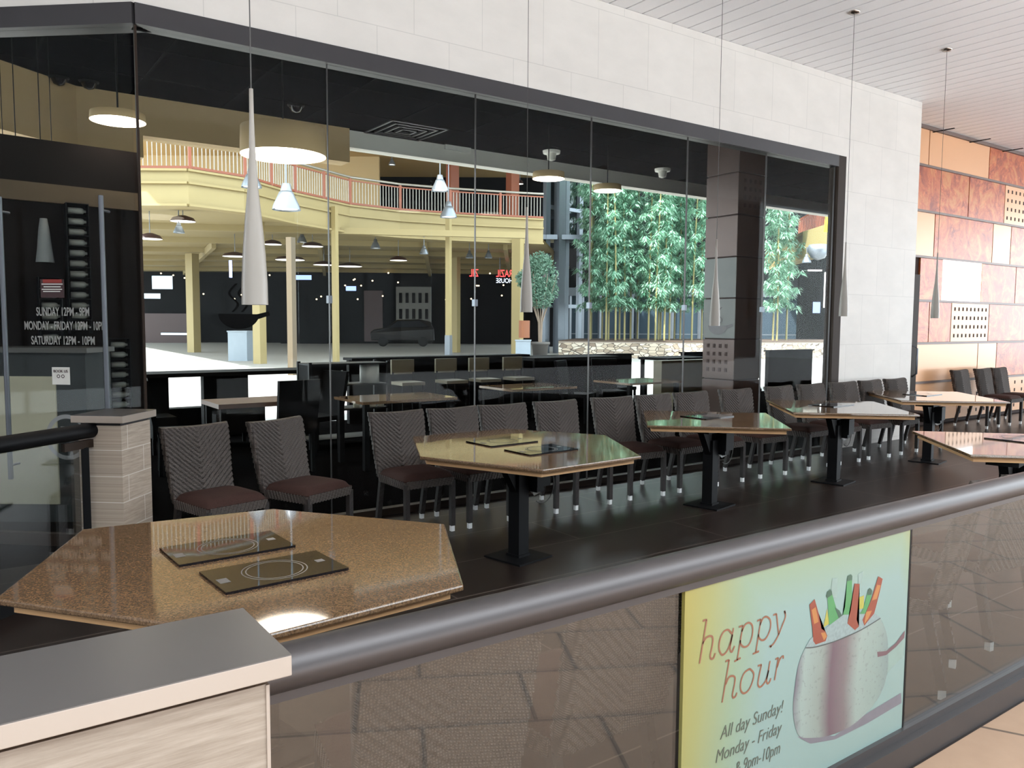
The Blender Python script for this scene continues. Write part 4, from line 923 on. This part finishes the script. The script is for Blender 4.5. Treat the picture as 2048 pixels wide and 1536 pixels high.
# hall pendant lamps
def bell(p, r, lab, cab=2.0, grp='bell shaped metal lamps in the plaza hall'):
    t = thing('bell_lamp', lab, 'pendant light', p, 0, grp)
    G().lathe([(r, 0), (r*.93, r*.3), (r*.62, r*.95), (r*.5, r*1.25), (r*.42, r*1.25)], n=24).make('lamp_shade', 'steel_light', t)
    G().lathe([(0, r*1.9), (r*.3, r*1.85), (r*.42, r*1.3)], n=16).make('lamp_cap', 'steel_mid', t)
    G().lathe([(0, .03), (r*.8, .03)], n=20).make('lamp_glow', 'lamp_inner', t)
    G().tube([(0, 0, r*1.9), (0, 0, cab)], .02, 6).make('cable', 'steel_mid', t)
hd = lambda x, y: min(45, max(4640/(646-y), 27 if x < 520 else (35 if x < 900 else 38)))
for x, y, r, d, lab in ((897, 435, 17, 30, 'large metal bell lamp hanging before the balcony, in the third pane'), (880, 382, 17, 27, 'metal bell lamp hanging high beside the one over the grey-footed post'), (503, 375, 20, 24, 'metal bell lamp half behind the largest pendant light'), (573, 420, 28, 22, 'big pale bell lamp above the brown post'),
                       (358, 466, 11, 36, 'bell lamp at the far left of the hall, before the yellow post'), (604, 485, 10, 40, 'bell lamp right of the largest pendant light'), (751, 497, 10, 40, 'bell lamp above the dark red pier'), (848, 508, 9, 40, 'bell lamp left of the sunlit post'),
                       (939, 516, 8, 42, 'left one of two close bell lamps right of the sunlit post'), (977, 516, 8, 42, 'right one of two close bell lamps right of the sunlit post'), (784, 330, 7, 40, 'tiny bell lamp on the upper storey')):
    if y > 440: d = hd(x, y)
    p = D(x, y, d); bell(p, r*d/FPX, lab, cab=(5.44 if y > 440 else 10.6)-p.z)
for x, y, w, d, lab in ((300, 478, 48, 30, 'flat red disc lamp at the left edge of the hall'), (366, 443, 50, 34, 'pair-like pale disc lamp above the left yellow post'), (470, 513, 50, 40, 'flat red disc lamp by the blue neon'), (545, 489, 38, 42, 'flat disc lamp right of the largest pendant light, upper'), (625, 493, 44, 42, 'flat disc lamp below the bell lamp in the second pane'), (797, 521, 36, 45, 'flat red disc lamp above the parked car'), (580, 520, 60, 46, 'long flat disc lamp low behind the brown post'), (648, 530, 44, 48, 'lowest flat disc lamp in the second pane'), (1040, 368, 14, 44, 'small disc lamp on the upper storey by the red pillar'), (700, 533, 50, 50, 'flat disc lamp right of the slim sunlit post')):
    d = hd(x, y) if y > 400 else d; p = D(x, y, d); r = w/2*d/FPX; t = thing('disc_lamp', lab, 'ceiling lamp', p, 0, 'flat disc lamps in the plaza hall')
    G().lathe([(r, 0), (r*.8, .12), (.1, .2)], n=28).make('lamp_shade', 'hall_red', t); G().lathe([(0, .0), (r*.95, .0)], n=28).make('lamp_glow', 'lamp_inner', t)
    G().tube([(0, 0, .2), (0, 0, (5.44 if y > 400 else 10.6)-p.z)], .015, 6).make('cable', 'steel_mid', t)
# upper storey red pillars, umbrella
for x, d, lab, w in ((905, 42, 'rust red pillar on the upper storey behind the railing, left one', .5), (1025, 42, 'rust red pillar on the upper storey behind the railing, right one', .5)):
    p = lift(D(x, 400, d), 0); t = G().box(-w/2, w/2, -w/2, w/2, BZ-.3, 10.6).make('red_pillar', 'rust_red'); t.location = (p.x, p.y, 0); tag(t, lab, 'pillar')
# planter boxes, pots, tree
def obox(p, w, d, h, rz, name, mat, lab, cat):
    t = thing(name, lab, cat, lift(p, 0), rz); G().box(-w/2, w/2, -d/2, d/2, 0, h).make('box_body', mat, t); G().box(-w/2-.03, w/2+.03, -d/2-.03, d/2+.03, h, h+.05).make('box_rim', mat, t); return t
obox(D(482, 600, 33.5), .95, .8, 1.2, .9, 'planter_box', 'planter_box_grey', 'large pale grey planter box beside the yellow post behind the largest pendant', 'planter')
obox(D(1047, 600, 33), .55, .6, .9, .9, 'planter_box', 'planter_box_grey', 'pale blue grey planter box left of the potted tree', 'planter')
o = G().box(-.22, .22, -.1, .1, 1.0, 1.75).make('directory_stand', 'orange_bin'); p = lift(D(1049, 600, 34.5), 0); o.location = p; tag(o, 'small orange and white information stand behind the pale planter box', 'stand')
tp = lift(D(1081, 600, 34), 0)
pt = thing('plant_pot', 'large round grey plant pot holding the small tree', 'pot', tp)
G().lathe([(0, 0), (.27, 0), (.36, .72), (.42, .74), (.42, .84), (.36, .84), (.34, .78), (0, .78)], n=28).make('pot_body', 'terracotta_grey', pt); G().lathe([(0, .79), (.34, .79)], n=20).make('pot_soil', 'soil', pt)
random.seed(11)
def leafcloud(g, c, R, n, size, droop=0, flat=1):
    for _ in range(n):
        u = Vector((random.gauss(0, 1), random.gauss(0, 1), random.gauss(0, 1))).normalized()*R*random.uniform(.55, 1)**.6; p = Vector(c)+Vector((u.x, u.y, u.z*flat))
        d = Vector((random.uniform(-1, 1), random.uniform(-1, 1), random.uniform(-1, 1)-droop)).normalized(); s = d.cross(Vector((random.uniform(-1, 1), random.uniform(-1, 1), .3))).normalized()*size*.22
        g.add([p, p+d*size*.5+s, p+d*size, p+d*size*.5-s], [(0, 1, 2, 3)])
tr = thing('potted_tree', 'small leafy tree with grey green crown growing in the grey pot', 'tree', lift(tp, .78))
g = G()
for k in range(7):
    a = k*.9; g.tube([(0.05*math.cos(a), .05*math.sin(a), 0), (.08*math.cos(a), .08*math.sin(a), .9), (.45*math.cos(a), .45*math.sin(a), 2.0), (.7*math.cos(a), .7*math.sin(a), 2.9)], .035, 6, r2=.012)
g.make('trunk', 'bark', tr)
g = G()
for c, R in (((0, 0, 2.9), .75), ((.35, .1, 2.3), .55), ((-.35, -.1, 2.35), .55), ((.1, .2, 3.4), .5), ((-.1, -.2, 1.95), .5), ((-.75, .1, 2.7), .35)): leafcloud(g, c, R, 900, .13)
g.make('crown', 'tree_leaf', tr)
# parked car
cp = lift(D(806, 600, 55), 0); car = thing('car', 'black hatchback car parked in front of the pale windowed wall', 'car', cp, math.radians(-28))
prof = [(-2.15, .4), (-2.2, .95), (-1.95, 1.15), (-1.1, 1.28), (-.4, 1.82), (1.1, 1.86), (1.85, 1.7), (2.1, 1.2), (2.15, .4)]
g = G(); n = len(prof); v = [(x, -.86 if z < 1.3 else -.72, z) for x, z in prof]+[(x, .86 if z < 1.3 else .72, z) for x, z in prof]
g.add(v, [tuple(range(n)), tuple(range(n, 2*n))[::-1]]+[(i, i+n, (i+1) % n+n, (i+1) % n) for i in range(n)]).make('car_body', 'car_black', car, bevel=.06)
g = G()
for s in (-1, 1): g.add([(-.95, s*.875, 1.3), (-.35, s*.765, 1.72), (1.1, s*.755, 1.76), (1.8, s*.865, 1.34)], [(0, 1, 2, 3)])
g.make('side_window', 'car_glass', car)
for x in (-1.35, 1.35):
    for s in (-1, 1): G(Matrix.Translation((x, s*.78, .33)) @ Matrix.Rotation(math.pi/2, 4, 'X')).lathe([(0, -.11), (.2, -.11), (.33, -.09), (.33, .09), (.2, .11), (0, .11)], n=24).make('wheel', 'tyre', car)
# bamboo planter
PB = [D(1118, 600, 38), D(1425, 600, 37.5), D(1720, 600, 40), D(1720, 600, 46), D(1150, 600, 44)]
bp = thing('stone_planter', 'long low stone planter with pale ledge holding the bamboo', 'planter', lift(PB[0], 0))
reroot(G().prism([(p.x, p.y) for p in PB], 0, .72).make('stone_wall', 'stone'), bp)
reroot(G().prism([(p.x, p.y) for p in PB], .72, .80).make('stone_ledge', 'cap_stone'), bp)
reroot(G().prism([(p.x*.995+.1, p.y*.995+.1) for p in PB], .80, .82).make('planter_soil', 'soil'), bp)
def bamboo(seed):
    random.seed(seed); t = thing('bamboo', 'x', 'bamboo', (0, 0, .8)); H = 10.5; lean = random.uniform(-.5, .5); P = [(lean*(k/10)**2, .2*lean*(k/10)**2, H*k/10) for k in range(11)]
    G().tube(P, .05, 8, r2=.025).make('culm', 'culm', t); g = G(); z = 1.8
    while z < H:
        for _ in range(3):
            a = random.uniform(0, 6.28); r = random.uniform(.25, .75); cx = lean*(z/H)**2+r*math.cos(a); cy = r*math.sin(a); c = Vector((cx, cy, z+random.uniform(-.15, .15)))
            for q in range(46):
                b = random.uniform(0, 6.28); out = random.uniform(.05, .32); p = c+Vector((out*math.cos(b)*.6, out*math.sin(b)*.6, random.uniform(-.1, .16)))
                d = Vector((math.cos(b), math.sin(b), random.uniform(-1.3, .1))).normalized(); L = random.uniform(.2, .36); s = d.cross(Vector((0, 0, 1))).normalized()*L*.12
                g.add([p, p+d*L*.4+s, p+d*L, p+d*L*.4-s], [(0, 1, 2, 3)])
        z += random.uniform(.26, .4)
    g.make('foliage', 'bamboo_leaf', t); return t
bs_ = [bamboo(s) for s in (1, 2, 3)]
random.seed(21)
spots = [(1180, 40.5), (1183, 42.5), (1213, 39.5), (1218, 40.6), (1232, 39.3), (1240, 41), (1250, 40), (1262, 42), (1298, 39.8), (1312, 39.4), (1318, 41.5), (1322, 42.6), (1330, 39.6), (1340, 41), (1362, 42), (1385, 40.5), (1405, 42), (1276, 43), (1440, 41), (1548, 41.5), (1556, 41), (1575, 42.2), (1205, 43.2), (1350, 43.2)]
for i, (x, d) in enumerate(spots):
    p = lift(D(x, 600, d), .8); lab = 'tall bamboo stalk with drooping green leaves in the stone planter, %s of the copper column' % ('left' if x < 1430 else 'right')
    if i < 3: o = bs_[i]; o.location = p; o.rotation_euler.z = random.uniform(0, 6)
    else: o = dup(bs_[i % 3], p, random.uniform(0, 6.28))
    o['label'] = lab; o['group'] = 'bamboo stalks %s of the column' % ('left' if x < 1430 else 'right')
# glass lift tower and glazed building behind the bamboo
tw = thing('lift_tower', 'steel and glass lift tower left of the bamboo', 'tower', lift(D(1120, 600, 46), 0))
g = G()
for x, d, w in ((1092, 44, .3), (1118, 44, .45), (1131, 44.5, .25), (1158, 46, .25)): p = D(x, 600, d); g.quadbar(lift(p, 0), lift(p, 13), w, w)
for z in (2.6, 6.4, 8.0, 10): g.quadbar(lift(D(1090, 600, 44), z), lift(D(1160, 600, 46), z), .2, .2)
reroot(g.make('steel_frame', 'steel_light'), tw)
o = wallquad(1090, 1165, 46.5, 6.6, 13, 'tower_glazing', 'tower_glass', .1); reroot(o, tw)
o = wallquad(1085, 1175, 43.8, 6.2, 6.45, 'landing', 'steel_light', 2); reroot(o, tw)
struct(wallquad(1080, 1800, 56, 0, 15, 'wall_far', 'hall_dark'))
gb = thing('glazed_shopfront', 'dark glazed shopfront with steel mullions behind the bamboo', 'shopfront', lift(D(1300, 600, 50), 0))
reroot(wallquad(1120, 1600, 50, 0, 3.6, 'glazing', 'door_blue_glass', .1), gb)
g = G()
for x in (1124, 1140, 1165, 1200, 1265, 1275, 1345, 1400, 1460): p = D(x, 600, 49.8); g.quadbar(lift(p, 0), lift(p, 3.6), .16, .16)
g.quadbar(lift(D(1120, 600, 49.8), 3.6), lift(D(1600, 600, 49.8), 3.6), .3, .5).quadbar(lift(D(1120, 600, 49.8), 1.0), lift(D(1600, 600, 49.8), 1.0), .06, .06)
reroot(g.make('mullion', 'steel_mid'), gb)
# slice of plaza right of the column
b2 = thing('balcony', 'piece of yellow balcony with dark railing right of the bamboo', 'balcony', lift(D(1630, 600, 40), 0))
r2 = [lift(D(1596, 500, 46), 0), lift(D(1640, 500, 41), 0), lift(D(1700, 500, 36), 0)]
g = G(); bb = G()
for a, b in zip(r2, r2[1:]):
    g.add([lift(a, 5.1), lift(b, 5.1), lift(b, 6.5), lift(a, 6.5), lift(a+bk*6, 5.1), lift(b+bk*6, 5.1), lift(b+bk*6, 6.5), lift(a+bk*6, 6.5)], [(0, 1, 2, 3), (3, 2, 6, 7), (4, 5, 1, 0), (0, 3, 7, 4), (1, 5, 6, 2)])
    for k in range(18): p = a.lerp(b, k/18); bb.quadbar(lift(p, 6.5), lift(p, 7.6), .025, .025)
    bb.quadbar(lift(a, 7.62), lift(b, 7.62), .07, .07)
reroot(g.make('fascia', 'balcony_yellow'), b2); reroot(bb.make('railing', 'rust_red'), b2)
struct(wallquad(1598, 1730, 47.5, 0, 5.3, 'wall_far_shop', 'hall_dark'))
p = D(1655, 470, 38); o = G().add([(0, 0, 0), (.35, 0, 0), (.2, 0, 1.7), (.12, 0, 1.7), (0, .03, 0), (.35, .03, 0), (.2, .03, 1.7), (.12, .03, 1.7)], [(0, 1, 2, 3), (7, 6, 5, 4), (0, 4, 5, 1), (1, 5, 6, 2), (2, 6, 7, 3), (3, 7, 4, 0)]).make('banner', 'yellow_banner'); o.location = D(1648, 464, 38); o.rotation_euler.z = -.6; tag(o, 'bright yellow triangular banner beside the bronze frame', 'banner')
o = thing('fabric_shade', 'pale stretched fabric shade with blue light right of the bamboo', 'lamp', D(1636, 505, 36)); G().lathe([(0, -.35), (.3, -.25), (.5, .1), (.4, .35), (.3, .3)], n=8).make('shade_cloth', 'steel_light', o)
p = D(1613, 525, 36); bell(p, .2, 'bell lamp right of the bamboo beside the bronze frame', 5.12-p.z)
for x, y, w, h, mat, lab in ((1652, 580, 8, 70, 'lit_square', 'tall bright lit panel at the right end of the far glass'), (1634, 615, 14, 22, 'screen_blue', 'small blue lit menu board right of the bamboo'), (1628, 541, 28, 3, 'lamp_inner', 'thin lit lamp edge right of the bamboo')):
    o = wallquad(x-w/2, x+w/2, 42, 0, 1, 'lit_sign', mat, .06); p = D(x, y, 42); hh = h*42/FPX
    for v in o.data.vertices: v.co.z = p.z+hh/2 if v.co.z > .5 else p.z-hh/2
    tag(o, lab, 'lit sign')
# ================================================================== street side behind the camera (seen only as reflections)
ob = struct(G().box(-16, 34, -15, -14, 0, 9).make('wall_opposite', 'facade_dark'))
struct(G().box(-15, -14, -15, 12, 0, 7).make('wall_street_left', 'facade_dark'))
